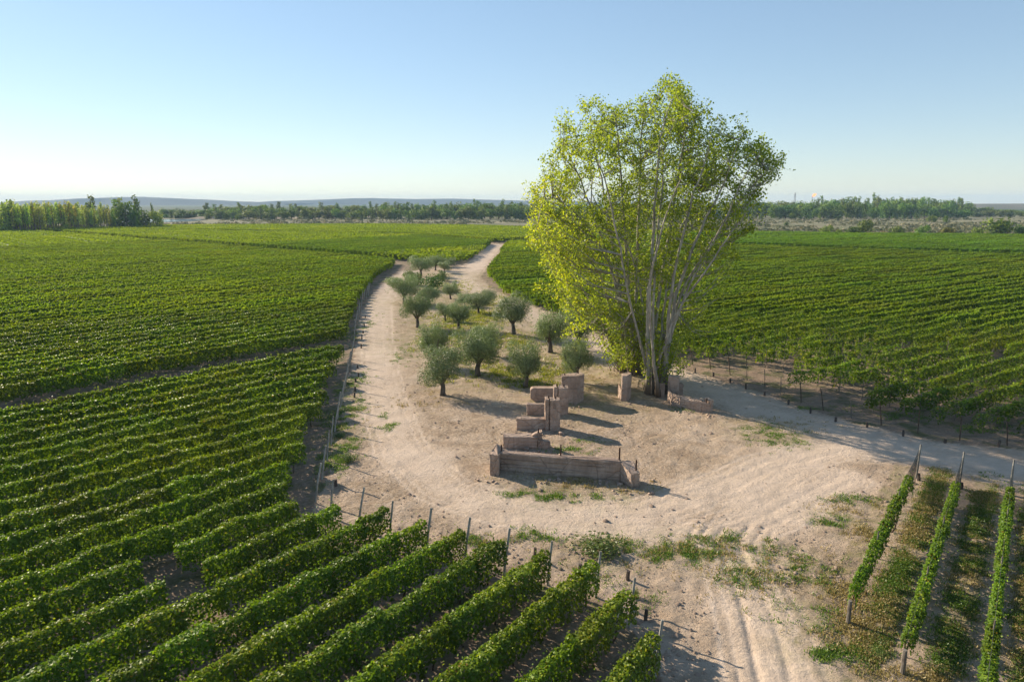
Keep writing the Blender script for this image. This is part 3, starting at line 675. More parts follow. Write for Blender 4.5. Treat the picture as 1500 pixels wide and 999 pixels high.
# right pier with curved low wall
pa, pb = np.array(G(978, 585)), np.array(G(993, 587)); h = hpx(985, 586, 552)
cl = [np.array(G(*v)) for v in ((978, 589), (984, 593.5), (996, 597), (1012, 600), (1028, 602.5), (1040, 604))]
segs = []
for i in range(5):
    n_ = np.array([.12, .62])
    segs.append(('curved_wall', [tuple(cl[i]), tuple(cl[i+1]-[.012, 0]), tuple(cl[i+1]+n_-[.012, 0]), tuple(cl[i]+n_)], -.3, .9, [[.95, .9, .85, .8, .76, .74][i], [.95, .9, .85, .8, .76, .74][i+1], [.95, .9, .85, .8, .76, .74][i+1]+.02, [.95, .9, .85, .8, .76, .74][i]+.02]))
e0 = cl[5]
ruin('concrete pier with long curving low wall, beside the poplar and the road', tuple(pa),
     [('pillar', rect(pa+[0, .15], pb+[0, .2], .6), -.3, h, None), ('back_block', rect(pb+[.08, .75], pb+[.62, .8], .6), -.3, h*.62, None), ('side_post', rect(pa+[-.55, .7], pa+[-.1, .7], .4), -.3, h*.6, None),
      ('end_block', [tuple(e0+[.02, -.02]), tuple(e0+[.30, .2]), tuple(e0+[.1, .95]), tuple(e0+[-.35, .75]), ], -.3, 1.0, None)]+segs, [(e0[0]-.25, e0[1]+.25, .6, 1.15)])

rr_ = np.random.default_rng(77); C4 = []
for x, y, k in ((735, 700, 14), (800, 703, 16), (880, 706, 14), (925, 716, 10), (790, 662, 16), (770, 660, 8), (760, 634, 8), (815, 634, 8), (785, 594, 10), (840, 594, 10), (915, 590, 8), (1000, 602, 10), (1035, 608, 8)):
    cx, cy = G(x, y); C4.append(np.stack([cx+rr_.normal(0, .9, k), cy+rr_.normal(0, .35, k)-.25], 1))
C4 = np.concatenate(C4); n = len(C4); d8 = norm(np.array([(a, b, c) for a in (-1, 1) for b in (-1, 1) for c in (-.6, .8)], float)); cf = np.array([(0, 1, 3, 2), (4, 6, 7, 5), (0, 4, 5, 1), (2, 3, 7, 6), (0, 2, 6, 4), (1, 5, 7, 3)])
V = np.concatenate([C4, near_z(C4[:, 0], C4[:, 1])[:, None]+.03], 1)[:, None]+d8[None]*(rr_.gamma(2, .035, n)+.03)[:, None, None]*rr_.uniform(.6, 1.3, (n, 8, 1))
tag(inst('rubble', mesh_np('rubble', V.reshape(-1, 3), (cf[None]+np.arange(n)[:, None, None]*8).reshape(-1, 4), mats=[CONC])), 'crumbled concrete bits at the feet of the ruins', 'rubble', kind='stuff')
# ------------------------------------------------------------------ tall poplar
rng = np.random.default_rng(5)
STEMS = [([(913, 548), (893, 460), (865, 370), (825, 300), (792, 250)], 0, .30), ([(915, 549), (900, 430), (872, 320), (838, 232), (818, 197)], -3, .26), ([(911, 547), (908, 420), (890, 300), (870, 205), (865, 168)], 3, .26),
 ([(930, 556), (925, 420), (915, 300), (905, 210), (900, 155)], -4, .30), ([(933, 557), (935, 420), (935, 300), (938, 200), (946, 142)], 1, .34), ([(957, 578), (950, 450), (955, 320), (965, 210), (985, 134)], -2, .38),
 ([(962, 577), (962, 430), (985, 300), (1003, 200), (1013, 142)], 4, .36), ([(958, 578), (975, 450), (1000, 340), (1030, 250), (1044, 185)], -4, .30), ([(966, 578), (985, 450), (1025, 350), (1060, 270), (1085, 192)], 0, .38),
 ([(967, 577), (995, 450), (1035, 370), (1085, 290), (1128, 238)], 2, .32), ([(964, 579), (990, 470), (1030, 400), (1070, 340), (1108, 285)], -5, .24), ([(912, 547), (885, 480), (850, 420), (815, 370), (795, 325)], 4, .2),
 ([(928, 556), (900, 500), (870, 450), (840, 425), (818, 432)], -6, .13), ([(960, 578), (1000, 520), (1025, 470), (1045, 420), (1066, 385)], -3, .16), ([(935, 558), (940, 480), (925, 380), (885, 310), (852, 285)], -7, .22),
 ([(960, 576), (965, 480), (980, 380), (1010, 310), (1030, 270)], 7, .22), ([(931, 556), (915, 450), (900, 380), (915, 300), (930, 230)], 8, .22), ([(961, 579), (955, 470), (965, 370), (990, 280), (1000, 240)], -8, .22), ([(915, 549), (890, 520), (862, 500), (835, 500), (822, 508)], -4, .09),
 ([(955, 577), (925, 520), (905, 490), (880, 490), (868, 505)], -6, .08), ([(957, 578), (930, 450), (905, 350), (880, 250), (860, 215)], -6, .2), ([(963, 577), (960, 400), (968, 280), (975, 200), (1020, 150)], -1, .22), ([(966, 577), (1000, 440), (1050, 340), (1090, 260), (1112, 215)], -3, .22), ([(930, 556), (900, 420), (858, 330), (812, 290), (782, 290)], -2, .2), ([(966, 578), (1010, 480), (1050, 400), (1088, 335), (1112, 310)], 4, .17), ([(960, 578), (1005, 500), (1045, 445), (1078, 425)], -5, .13)]
pop_base = G(945, 570)
pop = tag(empty('poplar_tree', (pop_base[0], pop_base[1], .3)), 'tall multi-stemmed poplar with yellow-green leaves, standing beside the concrete ruins', 'tree')
org = np.array([pop_base[0], pop_base[1], .3]); LP, LT = [], []
def bez(P, t):
    "Catmull-Rom through P"
    n = len(P)-1; x = np.clip(t, 0, .99999)*n; i = int(x); f = x-i
    p0, p1, p2, p3 = P[max(i-1, 0)], P[i], P[i+1], P[min(i+2, n)]
    return .5*(2*p1+(p2-p0)*f+(2*p0-5*p1+4*p2-p3)*f*f+(3*p1-p0-3*p2+p3)*f**3)
def leaf_cloud(p, r, n, yel):
    LP.append(p+rng.normal(0, 1, (n, 3))*r*[1, 1, .9]); LT.append(np.clip(rng.normal(.36, .17, n)+yel, 0, 1))
def yellowness(p):  # yellower to the lower left: real leaf colour plus sun backlight put into tint
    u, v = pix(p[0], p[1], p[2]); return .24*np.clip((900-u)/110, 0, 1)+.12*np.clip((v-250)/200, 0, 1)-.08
CROWN = [(842, 512), (812, 450), (792, 402), (781, 352), (777, 300), (787, 248), (802, 216), (822, 190), (846, 170), (872, 162), (902, 152), (926, 138), (960, 131), (1000, 121), (1024, 132), (1032, 164), (1060, 174), (1094, 183), (1106, 206), (1121, 226), (1138, 229), (1137, 258), (1116, 292), (1106, 324), (1092, 362), (1074, 402), (1054, 444), (1032, 484), (1006, 522), (985, 546), (930, 540), (880, 522)]
STEMS = [t_ for t_ in STEMS if t_[2] >= .2]
stem_mb, SP, SI = [], [], []
for si, (pp, dy, r0) in enumerate(STEMS):
    jx, jy = rng.normal(0, 7 if pp[0][0] > 950 else 3), rng.normal(0, 3); b0 = G(pp[0][0]+jx, pp[0][1]+jy); P = [np.array([b0[0], b0[1], .15])]
    for i, q in enumerate(pp[1:]):
        f = (i+1)/(len(pp)-1); P.append(W(q[0]+(12 if q[0] < 800 else 0), q[1]+(9 if f == 1 else 0), b0[1]+dy*f**.8))
    mb = MB(); T = np.linspace(0, 1, 18); C_ = [bez(P, t)+rng.normal(0, .05, 3)*(t > .1)+np.array([.4*math.sin(t*5+si), .4*math.cos(t*4+si*2), 0])*min(1, t*4)*(1-t) for t in T]
    mb.tube([c-org for c in C_], [r0*(1-t)**.9*.52+.018+(.24*r0/.3 if t < .03 else .08*r0/.3 if t < .1 else 0) for t in T], 7)
    stem_mb.append(mb)
    for i in range(4, 18):
        for f in (0, .5): 
            if i+f < 17: SP.append(C_[i]*(1-f)+C_[min(i+1, 17)]*f); SI.append(si)
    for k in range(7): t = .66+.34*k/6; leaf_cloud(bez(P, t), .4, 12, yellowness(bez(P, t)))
SP = np.array(SP); SI = np.array(SI); made = 0
while made < 1000:     # boughs that fill a rounded crown, each growing from the closest stem below it
    x, y = rng.uniform(770, 1145), rng.uniform(112, 548)
    if not inside(np.array(x+(float(vnoise(y*.055, 3))-.5)*30), np.array(y+(float(vnoise(x*.05, 8))-.5)*40), CROWN): continue
    if float(fbm2(np.array(x*.022), np.array(y*.022), 61, 3)) < .33: continue
    if y > 385 and rng.random() > (.5 if x > 1000 else .65 if x < 890 else .95): continue
    dh = 9.5*math.sqrt(max(.05, 1-((x-958)/195)**2))*np.interp(y, [110, 200, 330, 550], [.5, .95, 1, .35]); off = dh*(2*rng.random()-1)
    c = W(x, y, 65.5+off); dlt = c-SP; L_ = np.linalg.norm(dlt, axis=1); cost = L_+np.where(dlt[:, 2] < .35*L_, 5.0, 0); j = int(np.argmin(cost)); s_ = SP[j]; L = L_[j]
    if L > 8: continue
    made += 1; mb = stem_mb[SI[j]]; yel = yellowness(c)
    mid = s_*.5+c*.5+np.array([0, 0, -.10*L])+rng.normal(0, .12, 3); q1 = s_*.72+mid*.28; 
    rb = min(.085, .016+.011*L); mb.tube([s_-org, mid-org, c-org], [rb, rb*.62, .008], 4, cap=False)
    for k in range(int(5+L*1.1)):
        f = rng.uniform(.35, 1) if k > 2 else 1.0; p0 = (s_*(1-f)**2+2*mid*f*(1-f)+c*f*f)
        tw = norm(rng.normal(0, 1, 3)+(c-s_)/max(L, .5)*.5+[0, 0, .6])*rng.uniform(.35, 1.2)
        mb.tube([p0-org, p0+tw-org], [.011, .004], 3, cap=False)
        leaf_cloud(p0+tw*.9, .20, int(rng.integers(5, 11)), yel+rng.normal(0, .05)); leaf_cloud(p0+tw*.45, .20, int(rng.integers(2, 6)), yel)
for mb in stem_mb: inst('trunk', mb.mesh('trunk', [BARK_P], True), pop)
for k in range(80):       # leafy suckers round the foot
    q = [(913, 548), (931, 556), (960, 577)][k % 3]; b0 = G(*q); p0 = np.array([b0[0]+rng.normal(0, .45), b0[1]+rng.normal(0, .45), .2])
    hgt = rng.uniform(1.5, 5.5); tip = p0+np.array([rng.normal(0, .8), rng.normal(0, .6), hgt])
    mb = MB(); mb.tube([p0-org, (p0+tip)/2-org+rng.normal(0, .1, 3), tip-org], [.04, .028, .008], 4)
    inst('sucker', mb.mesh('sucker', [BARK_P]), pop)
    for j in range(int(hgt*2.6)): leaf_cloud(p0+(tip-p0)*rng.uniform(.3, 1)**.7, .28, 9, rng.uniform(.0, .25))
LP = np.concatenate(LP); LT = np.concatenate(LT); n = len(LP); print('poplar leaves', n)
V, q = leaf_quads(LP-org, rng.normal(0, 1, (n, 3))+[0, 0, .35]+np.array(sv)*.5, .185*rng.uniform(.7, 1.25, n), rng, .95, .08)
tag(inst('crown', mesh_np('crown', V, q, mats=[POPLAR], tint=LT), pop), kind='stuff')

# ------------------------------------------------------------------ olives and bushes
def crown_pts(rng, n, lobes, fill=.35):
    c = np.array([l[0] for l in lobes]); r = np.array([l[1] for l in lobes]); wgt = np.prod(r, 1)**(2/3); k = rng.choice(len(lobes), n, p=wgt/wgt.sum())
    d = norm(rng.normal(size=(n, 3))); rad = np.where(rng.random(n) < fill, rng.random(n)**.5, 1+rng.normal(0, .09, n))
    return c[k]+d*r[k]*rad[:, None], d
def olive_crown(seed, n=12500, size=.135):
    rng = np.random.default_rng(seed); lobes = [((0, 0, 2.5), (1.35, 1.35, 1.1))]
    for i in range(12):
        a = i*.53+rng.uniform(0, .6); rr = rng.uniform(.8, 1.6); lobes.append(((rr*math.cos(a), rr*math.sin(a), rng.uniform(1.45, 3.35)), tuple(rng.uniform(.55, .9, 3))))
    P, d = crown_pts(rng, n, lobes); 
    # drooping wisps
    m = 70; a = rng.uniform(0, 6.28, m); rr = rng.uniform(1.3, 2.1, m); W0 = np.stack([rr*np.cos(a), rr*np.sin(a), rng.uniform(1.2, 3.8, m)], 1)
    t = rng.random((m, 12, 1)); wv = W0[:, None]+t*np.stack([.35*np.cos(a), .35*np.sin(a), rng.uniform(-.5, .45, m)], 1)[:, None]+rng.normal(0, .05, (m, 12, 3))
    P = np.concatenate([P, wv.reshape(-1, 3)]); N = np.concatenate([d+rng.normal(0, .5, (n, 3)), rng.normal(size=(m*12, 3))])
    V, q = leaf_quads(P, N, size*rng.uniform(.6, 1.25, len(P)), rng, .42, .05)
    return mesh_np('crown', V, q, mats=[OLIVE], tint=np.clip(rng.normal(.45, .2, len(P))+.1*(P[:, 2]-2.6), 0, 1))
def olive_trunk(seed):
    rng = np.random.default_rng(seed); b = MB(); top = np.array([rng.normal(0, .12), rng.normal(0, .1), 1.05])
    b.tube([(0, 0, -.3), (rng.normal(0, .04), 0, .25), (top[0]*.6+rng.normal(0, .05), top[1]*.5, .65), top], [.34, .22, .18, .17], 9)
    for i in range(5):
        a = i*1.26+rng.uniform(0, .8); e = top+np.array([math.cos(a)*.65, math.sin(a)*.65, .75]); f = e+np.array([math.cos(a)*.4, math.sin(a)*.4, .8])
        b.tube([top-[0, 0, .1], (top+e)/2+[0, 0, -.05], e, f], [.13, .10, .075, .03], 6)
    return b.mesh('trunk', [BARK_O], True)
OC = [olive_crown(40+i) for i in range(5)]; OT = [olive_trunk(50+i) for i in range(5)]
# photo foot x, y, crown top y, crown width, label
OL = [(649, 578, 508, 66, 'olive tree nearest the pale track, with brownish green crown'), (700, 551, 478, 64, 'dark olive tree with leaning trunk, beside the nearest one'), (770, 567, 500, 54, 'silvery olive tree with forked trunk, just behind the concrete wall stub'),
 (636, 536, 472, 44, 'olive half hidden behind the nearest olive, on the pale track side'), (612, 480, 431, 40, 'bushy olive low to the ground beside the pale track bend'), (592, 444, 404, 46, 'round dark olive standing alone at the track edge'),
 (672, 482, 440, 40, 'olive tree with straight bare trunk amid yellow weeds'), (660, 438, 413, 28, 'small olive with open vase shape near the sandy bend'), (701, 459, 428, 40, 'neat round olive between the yellow weeds and the sandy bend'),
 (752, 490, 432, 54, 'large olive on two trunks by the curving road'), (712, 520, 474, 40, 'pale silvery olive peeping out behind the dark leaning one'), (806, 516, 452, 50, 'tall grey olive partly veiled by poplar branches'), (846, 512, 446, 50, 'dark olive under the low poplar branches, next to the tall grey one'),
 (843, 562, 496, 46, 'thin leaning olive behind the widest concrete slab'), (617, 405, 376, 34, 'olive on a slim trunk where the two tracks fork'), (651, 400, 383, 22, 'small dark olive at the far tip of the grove, road side'), (638, 396, 373, 24, 'farthest olive, pale, at the tip of the grove'), (655, 391, 377, 26, 'dark olive against the far vine rows at the grove tip'),
 (629, 447, 419, 32, 'olive squeezed between the round dark olive and the bushy one'), (652, 470, 443, 26, 'olive whose crown touches the straight trunk olive'), (681, 449, 430, 26, 'little olive just behind the neat round olive'), (716, 446, 422, 24, 'small pale olive at the road edge of the grove')]
for i, (x, yb, yt, wd_, lab) in enumerate(OL):
    gx_, gy_ = G(x, yb); ht = hpx(x, yb, yt)*1.04; wm = .96*wd_/FPX*math.hypot(gy_*PC+CAM_H*PS, 0)
    s_h, s_w = ht/4.0, wm/3.7
    o = tag(empty('olive_tree', (gx_, gy_, float(near_z(gx_, gy_))-.03)), lab, 'olive tree', 'olive trees of the grove')
    rz = random.uniform(0, 6.28)
    ax = random.uniform(.86, 1.14)
    inst('trunk', OT[i % 5], o, (0, 0, 0), rz, (s_h, s_h, s_h)); inst('crown', OC[(i*2+1) % 5], o, (0, 0, 0), rz, (s_w*ax, s_w/ax, s_h))
o = tag(empty('olive_sapling', (*G(693, 495), 0)), 'bare dark cut-back olive stump beside the yellow weeds', 'olive tree', 'olive trees of the grove')
mb = MB(); mb.tube([(0, 0, -.1), (.05, 0, .5), (-.35, .1, 1.4)], [.14, .11, .05], 6); mb.tube([(.05, 0, .5), (.45, 0, 1.3)], [.1, .05], 6); inst('trunk', mb.mesh('trunk', [BARK_O]), o)
def bush_mesh(seed, n=900, size=.22, mat=None, flat=.8, nlobe=6, name='bush'):
    rng = np.random.default_rng(seed); lobes = []
    for i in range(nlobe): a = rng.uniform(0, 6.28); rr = rng.uniform(0, .55); lobes.append(((rr*math.cos(a), rr*math.sin(a), rng.uniform(.25, .6)*flat), tuple(rng.uniform(.3, .5, 3)*[1, 1, flat])))
    P, d = crown_pts(rng, n, lobes, .3); P[:, 2] = np.abs(P[:, 2])
    V, q = leaf_quads(P, d+rng.normal(0, .6, (n, 3)), size*rng.uniform(.6, 1.3, n), rng, .7, .1)
    return mesh_np(name, V, q, mats=[mat or BUSH], tint=np.clip(rng.normal(.45, .22, n), 0, 1))
BM = [bush_mesh(70+i, 1300, .075) for i in range(3)]
for i, (x, y, wd_, hh, c, lab) in enumerate([(880, 812, 112, .95, (1.35, 1.25, 1.0, 1), 'large pale green weed clump at the end of the vine rows'), (514, 676, 34, .75, (1, 1, 1, 1), 'green weed bush beside the row posts on the track verge'), (496, 640, 26, .5, (.8, .85, .8, 1), 'low dark weed clump on the shaded verge'), (503, 600, 26, .45, (.85, .9, .8, 1), 'flat weed clump near the stakes on the verge'),
        (1287, 960, 34, .35, (1.2, 1.2, .9, 1), 'bright green weed rosette at the foot of the corner rows'), (930, 876, 20, .7, (1.5, 1.3, 1.1, 1), 'wispy weed tuft hanging by the end post'), (612, 418, 40, 4.0, (.9, 1., .8, 1), 'broad green shrub between the tip olives and the round dark olive'), (634, 426, 44, 4.4, (.6, .8, .6, 1), 'dense dark green shrub in the middle of the grove'), (600, 408, 32, 2.6, (1.0, 1.05, .9, 1), 'low pale shrub near the fork of the tracks'), (646, 412, 28, 3.4, (1.1, 1.1, 1, 1), 'small pale shrub behind the dense dark green one')]):
    gx_, gy_ = G(x, y); wm = wd_/FPX*(gy_*PC+CAM_H*PS)/1.5
    tag(inst('weed_bush', BM[i % 3], None, (gx_, gy_, float(near_z(gx_, gy_))-.05), i*1.3, (wm, wm*.8, hh), c), lab, 'shrub')
# ------------------------------------------------------------------ weeds, straw, clods (uncountable ground cover)
def tufts(name, C, R_, mat, label, seed, hgt=.16, blades=7, spread=.12):
    rng = np.random.default_rng(seed); P = np.repeat(C, blades, 0); n = len(P); r_ = np.repeat(R_, blades)
    P = P+np.concatenate([rng.normal(0, 1, (n, 2))*spread*r_[:, None], np.zeros((n, 1))], 1)
    dr = np.stack([rng.normal(0, .55, n), rng.normal(0, .55, n), np.ones(n)], 1); h = hgt*r_*rng.uniform(.5, 1.3, n); tip = P+dr*h[:, None]
    sd = norm(np.stack([rng.normal(size=n), rng.normal(size=n), np.zeros(n)], 1))*(h*.22+.012)[:, None]
    V = np.stack([P-sd*.6-[0, 0, .03], P+sd*.6-[0, 0, .03], tip+sd*.5, tip-sd*.5], 1).reshape(-1, 3)
    o = inst(name, mesh_np(name, V, np.arange(4*n).reshape(n, 4), mats=[mat], tint=rng.random(n)))
    return tag(o, label, 'weeds', kind='stuff')
def scatter(patches, seed):
    rng = np.random.default_rng(seed); C, S_ = [], []
    for x, y, rx, ry, n in patches:     # ellipse in metres round a photo point
        cx, cy = G(x, y); k = int(n*.8); a = rng.normal(0, .55, (k, 2)); X, Y = cx+a[:, 0]*rx, cy+a[:, 1]*ry
        keep = fbm2(X*1.6, Y*1.6, 3, 3) > .47; X, Y = X[keep], Y[keep]
        C.append(np.stack([X, Y, near_z(X, Y)], 1)); S_.append(rng.uniform(.5, 1.4, len(X)))
    return np.concatenate(C), np.concatenate(S_)
C_, S_ = scatter([(1090, 845, 1.2, 1.6, 110), (1165, 832, 1.7, 1.5, 200), (1110, 800, 1.6, .5, 60), (1050, 785, 1.2, .5, 110), (1025, 805, 1.0, .9, 160), (980, 815, 1.2, 1.0, 150), (940, 800, 1.5, 1.0, 170), (1225, 765, 1.0, .8, 120), (1245, 730, 1.2, .6, 90), (1130, 640, 2.0, 2.2, 260), (1110, 625, 1.2, 1, 90),
    (830, 728, 2.3, .5, 170), (760, 725, .9, .5, 60), (1190, 905, 1.2, 1.0, 120), (1210, 960, 1.0, .5, 130), (1275, 965, 1.2, .6, 120), (1240, 955, .6, .5, 60), (700, 790, 1.6, .7, 110), (790, 785, 1.5, .7, 90), (640, 800, 1.4, .7, 130), (840, 660, 1.6, .9, 80), (870, 645, 1.4, .7, 50),
    (570, 625, .7, 1.6, 70), (560, 610, .5, .8, 30), (505, 610, 1.2, 5, 520), (500, 660, 1.2, 3, 380), (485, 690, 1.0, 2, 160), (515, 560, 1.2, 5, 300), (528, 480, 1.5, 9, 300), (680, 470, 6, 9, 520), (645, 500, 3, 6, 200), (700, 460, 5, 6, 300), (740, 500, 5, 5, 250), (745, 545, 4, 3, 140), (770, 560, 2.5, 1.2, 130), (690, 525, 3, 3, 90), (590, 520, 1.2, 6, 110), (1390, 560, 6, 3, 300), (1330, 610, 2, 1.5, 140), (1270, 600, 2, 1.5, 90), (1440, 630, 2, 1.2, 150), (1180, 597, 1.2, .5, 50), (1130, 900, .5, .9, 40), (880, 850, 2, 1.5, 120), (1000, 600, 1, 1, 30), (955, 880, .8, .5, 40)], 3)
tufts('green_weeds', C_, S_, WEED, 'patches of low green weeds on the bare clearing', 4, .07, 16, .15)
CG, SG = scatter([(680, 470, 6, 9, 1500), (645, 500, 3, 6, 600), (700, 460, 5, 6, 900), (740, 500, 5, 5, 900), (745, 545, 4, 3, 500), (770, 562, 2.5, 1.5, 420), (690, 525, 3, 3, 300), (720, 440, 4, 9, 700), (660, 420, 5, 12, 700), (800, 545, 4, 3, 360), (660, 555, 2, 2, 160), (830, 530, 3, 3, 250)], 9)
tufts('grove_grass', CG, SG, GROVE, 'yellow-green grass between the olive trees', 10, .15, 9, .22)
dG, nG = dv(37.4), nv(37.4); r3 = np.random.default_rng(8); C2 = []; S2 = []
for pc, n in ((3.2, 5200), (.8, 5600), (-1.65, 5200), (-4.0, 2600)):
    s = r3.uniform(26, 49.5, n)+r3.normal(0, .8, n); pq = pc+r3.normal(0, .34, n); X = nG[0]*pq+dG[0]*s; Y = nG[1]*pq+dG[1]*s; keep = (fbm2(X*.8, Y*.8, 12, 3)+r3.normal(0, .06, n) > .40) & (Y > 14)
    X, Y = X[keep], Y[keep]; C2.append(np.stack([X, Y, near_z(X, Y)], 1)); S2.append(r3.uniform(.5, 1.2, len(X)))
C2, S2 = np.concatenate(C2), np.concatenate(S2); gm = fbm2(C2[:, 0]*.6, C2[:, 1]*.6, 22, 3)+r3.normal(0, .16, len(C2)) > .47
tufts('cover_crop', C2[gm], S2[gm], WEED, 'strips of green cover plants between the corner vine rows', 5, .075, 10, .14)
C3, S3 = scatter([(1090, 845, 2.2, 2.2, 160), (1165, 832, 2.8, 2.4, 220), (1040, 800, 2.4, 1.2, 150), (960, 810, 2, 1.5, 140), (1240, 745, 2, 1.4, 120), (870, 835, 2.5, 1.4, 150), (720, 795, 2.4, 1, 120), (505, 630, 1.4, 5, 140), (1240, 940, 1.2, .9, 260), (1255, 915, .8, .6, 150), (1330, 990, 1.2, .8, 220), (1240, 870, 1.0, 1.4, 160), (1260, 780, 1.0, 1.4, 160), (840, 705, 3.5, 1.0, 200), (930, 715, 1.5, 1.0, 120), (690, 440, 7, 9, 400), (860, 560, 5, 4, 260), (820, 545, 4, 3, 200), (690, 520, 6, 6, 260), (640, 590, 5, 3, 160), (1150, 620, 3, 2, 150), (1300, 890, 1.2, 1.5, 220), (1350, 960, 1, 1, 150)], 6)
tufts('dry_grass', np.concatenate([C2[~gm], C3]), np.concatenate([S2[~gm], S3]), DRY, 'straw-coloured dry grass on the ground', 7, .08, 10, .15)
# clods of earth
r4 = np.random.default_rng(14); n = 9000; yy = 22*np.exp(r4.random(n)*1.25); xx = r4.uniform(-.45, .75, n)*yy*.95
kp = inside(xx, yy, CLEAR) & (fbm2(xx*.3, yy*.3, 31, 3) > .46); xx, yy = xx[kp], yy[kp]; dd_ = np.full(len(xx), 1e9)
for line, hw in ROADS: dd_ = np.minimum(dd_, seg_dist(xx, yy, line)/hw)
kp = (dd_ > .9) | (r4.random(len(xx)) < .15); xx, yy = xx[kp], yy[kp]; n = len(xx); sz = r4.gamma(2, .022, n)+.02
oct_ = np.array([(1, 0, 0), (0, 1, 0), (-1, 0, 0), (0, -1, 0), (0, 0, .7), (0, 0, -.6)]); ft = np.array([(0, 1, 4), (1, 2, 4), (2, 3, 4), (3, 0, 4)])
V = np.stack([xx, yy, near_z(xx, yy)], 1)[:, None]+oct_[None]*sz[:, None, None]*r4.uniform(.6, 1.4, (n, 6, 1)); F_ = (ft[None]+np.arange(n)[:, None, None]*6).reshape(-1, 3)
CLOD = simple('earth_clod', (.34, .25, .185), .95, .05)
tag(inst('clods', mesh_np('clods', V.reshape(-1, 3), tris=F_, mats=[CLOD])), 'small clods and stones scattered over the bare earth', 'clods', kind='stuff')
print('mid done')
#PART4
# ------------------------------------------------------------------ far trees
def far_tree(name, seed, kind):
    "unit tree: height 1"
    rng = np.random.default_rng(seed); lobes = []; b = MB()
    if kind == 'round':
        for i in range(12): a = rng.uniform(0, 6.28); rr = rng.uniform(.05, .28); lobes.append(((rr*math.cos(a), rr*math.sin(a), rng.uniform(.16, .80)), tuple(rng.uniform(.17, .27, 3))))
        n, size, asp = 800, .09, .9; b.tube([(0, 0, -.03), (.01, 0, .3), (0, .01, .6)], [.035, .028, .012], 5)
    elif kind == 'column':
        for i in range(8): z_ = .10+.82*i/7; lobes.append(((rng.normal(0, .02), rng.normal(0, .02), z_), (.10*(1.15-z_)**.5+.015, .10*(1.15-z_)**.5+.015, .12)))
        n, size, asp = 420, .06, .8; b.tube([(0, 0, -.03), (0, 0, .5), (0, 0, .95)], [.022, .016, .004], 5)
    elif kind == 'pole':    # slim young poplar, thin crown on a bare stem
        for i in range(7): z_ = .34+.58*i/6; lobes.append(((rng.normal(0, .025), rng.normal(0, .025), z_), (.085*(1.2-z_)**.5, .085*(1.2-z_)**.5, .10)))
        n, size, asp = 300, .05, .8; b.tube([(0, 0, -.03), (.008, 0, .5), (0, 0, .98)], [.02, .014, .004], 5)
        for i in range(16): z_ = rng.uniform(.1, .85); a = rng.uniform(0, 6.28); b.tube([(0, 0, z_), (.07*math.cos(a), .07*math.sin(a), z_+.14)], [.005, .002], 3, cap=False)
    else:                   # broad bush
        for i in range(8): a = rng.uniform(0, 6.28); rr = rng.uniform(.1, .5); lobes.append(((rr*math.cos(a), rr*math.sin(a), rng.uniform(.2, .68)), tuple(rng.uniform(.25, .36, 3)*[1, 1, .9])))
        n, size, asp = 700, .11, .9; b.tube([(0, 0, -.03), (.03, 0, .3)], [.04, .02], 5)
    P, d = crown_pts(rng, n, lobes, .4); P[:, 2] = np.maximum(P[:, 2], .02)
    V, q = leaf_quads(P, d+rng.normal(0, .5, (n, 3))+[0, 0, .2], size*rng.uniform(.6, 1.3, n), rng, asp, .12)
    nt_ = len(b.v); tq = [f for f in b.f if len(f) == 4]
    me = mesh_np(name, np.concatenate([np.array(b.v), V]), np.concatenate([np.array(tq), q+nt_]), mats=[BARK_P if kind == 'pole' else BARK_O, FARLEAF], tint=np.concatenate([np.zeros(len(tq)), np.clip(rng.normal(.45, .2, n)+.25*(P[:, 2]-.5), 0, 1)]), midx=[0]*len(tq)+[1]*n)
    return me
TM = {k: [far_tree('tree_'+k, 500+37*j+i, k) for i in range(c)] for j, (k, c) in enumerate((('round', 6), ('column', 4), ('pole', 5), ('bush', 4)))}
rt = random.Random(3)
def far(name, kind, x, yb, yt, label, cat, group=None, color=(1, 1, 1), wide=None, z0=0.0):
    gx_, gy_ = G(x, yb); ht = max(.8, hpx(x, yb, yt)); wv = ht*rt.uniform(.9, 1.15) if wide is None else wide/FPX*gy_/{'bush': 1.5, 'round': .95, 'column': .22, 'pole': .2}[kind]
    c = tuple(v*rt.uniform(.85, 1.15) for v in color)+(1,)
    return tag(inst(name, rt.choice(TM[kind]), None, (gx_, gy_, z0-.05), rt.uniform(0, 6.28), (wv, wv, ht), c), label, cat, group)
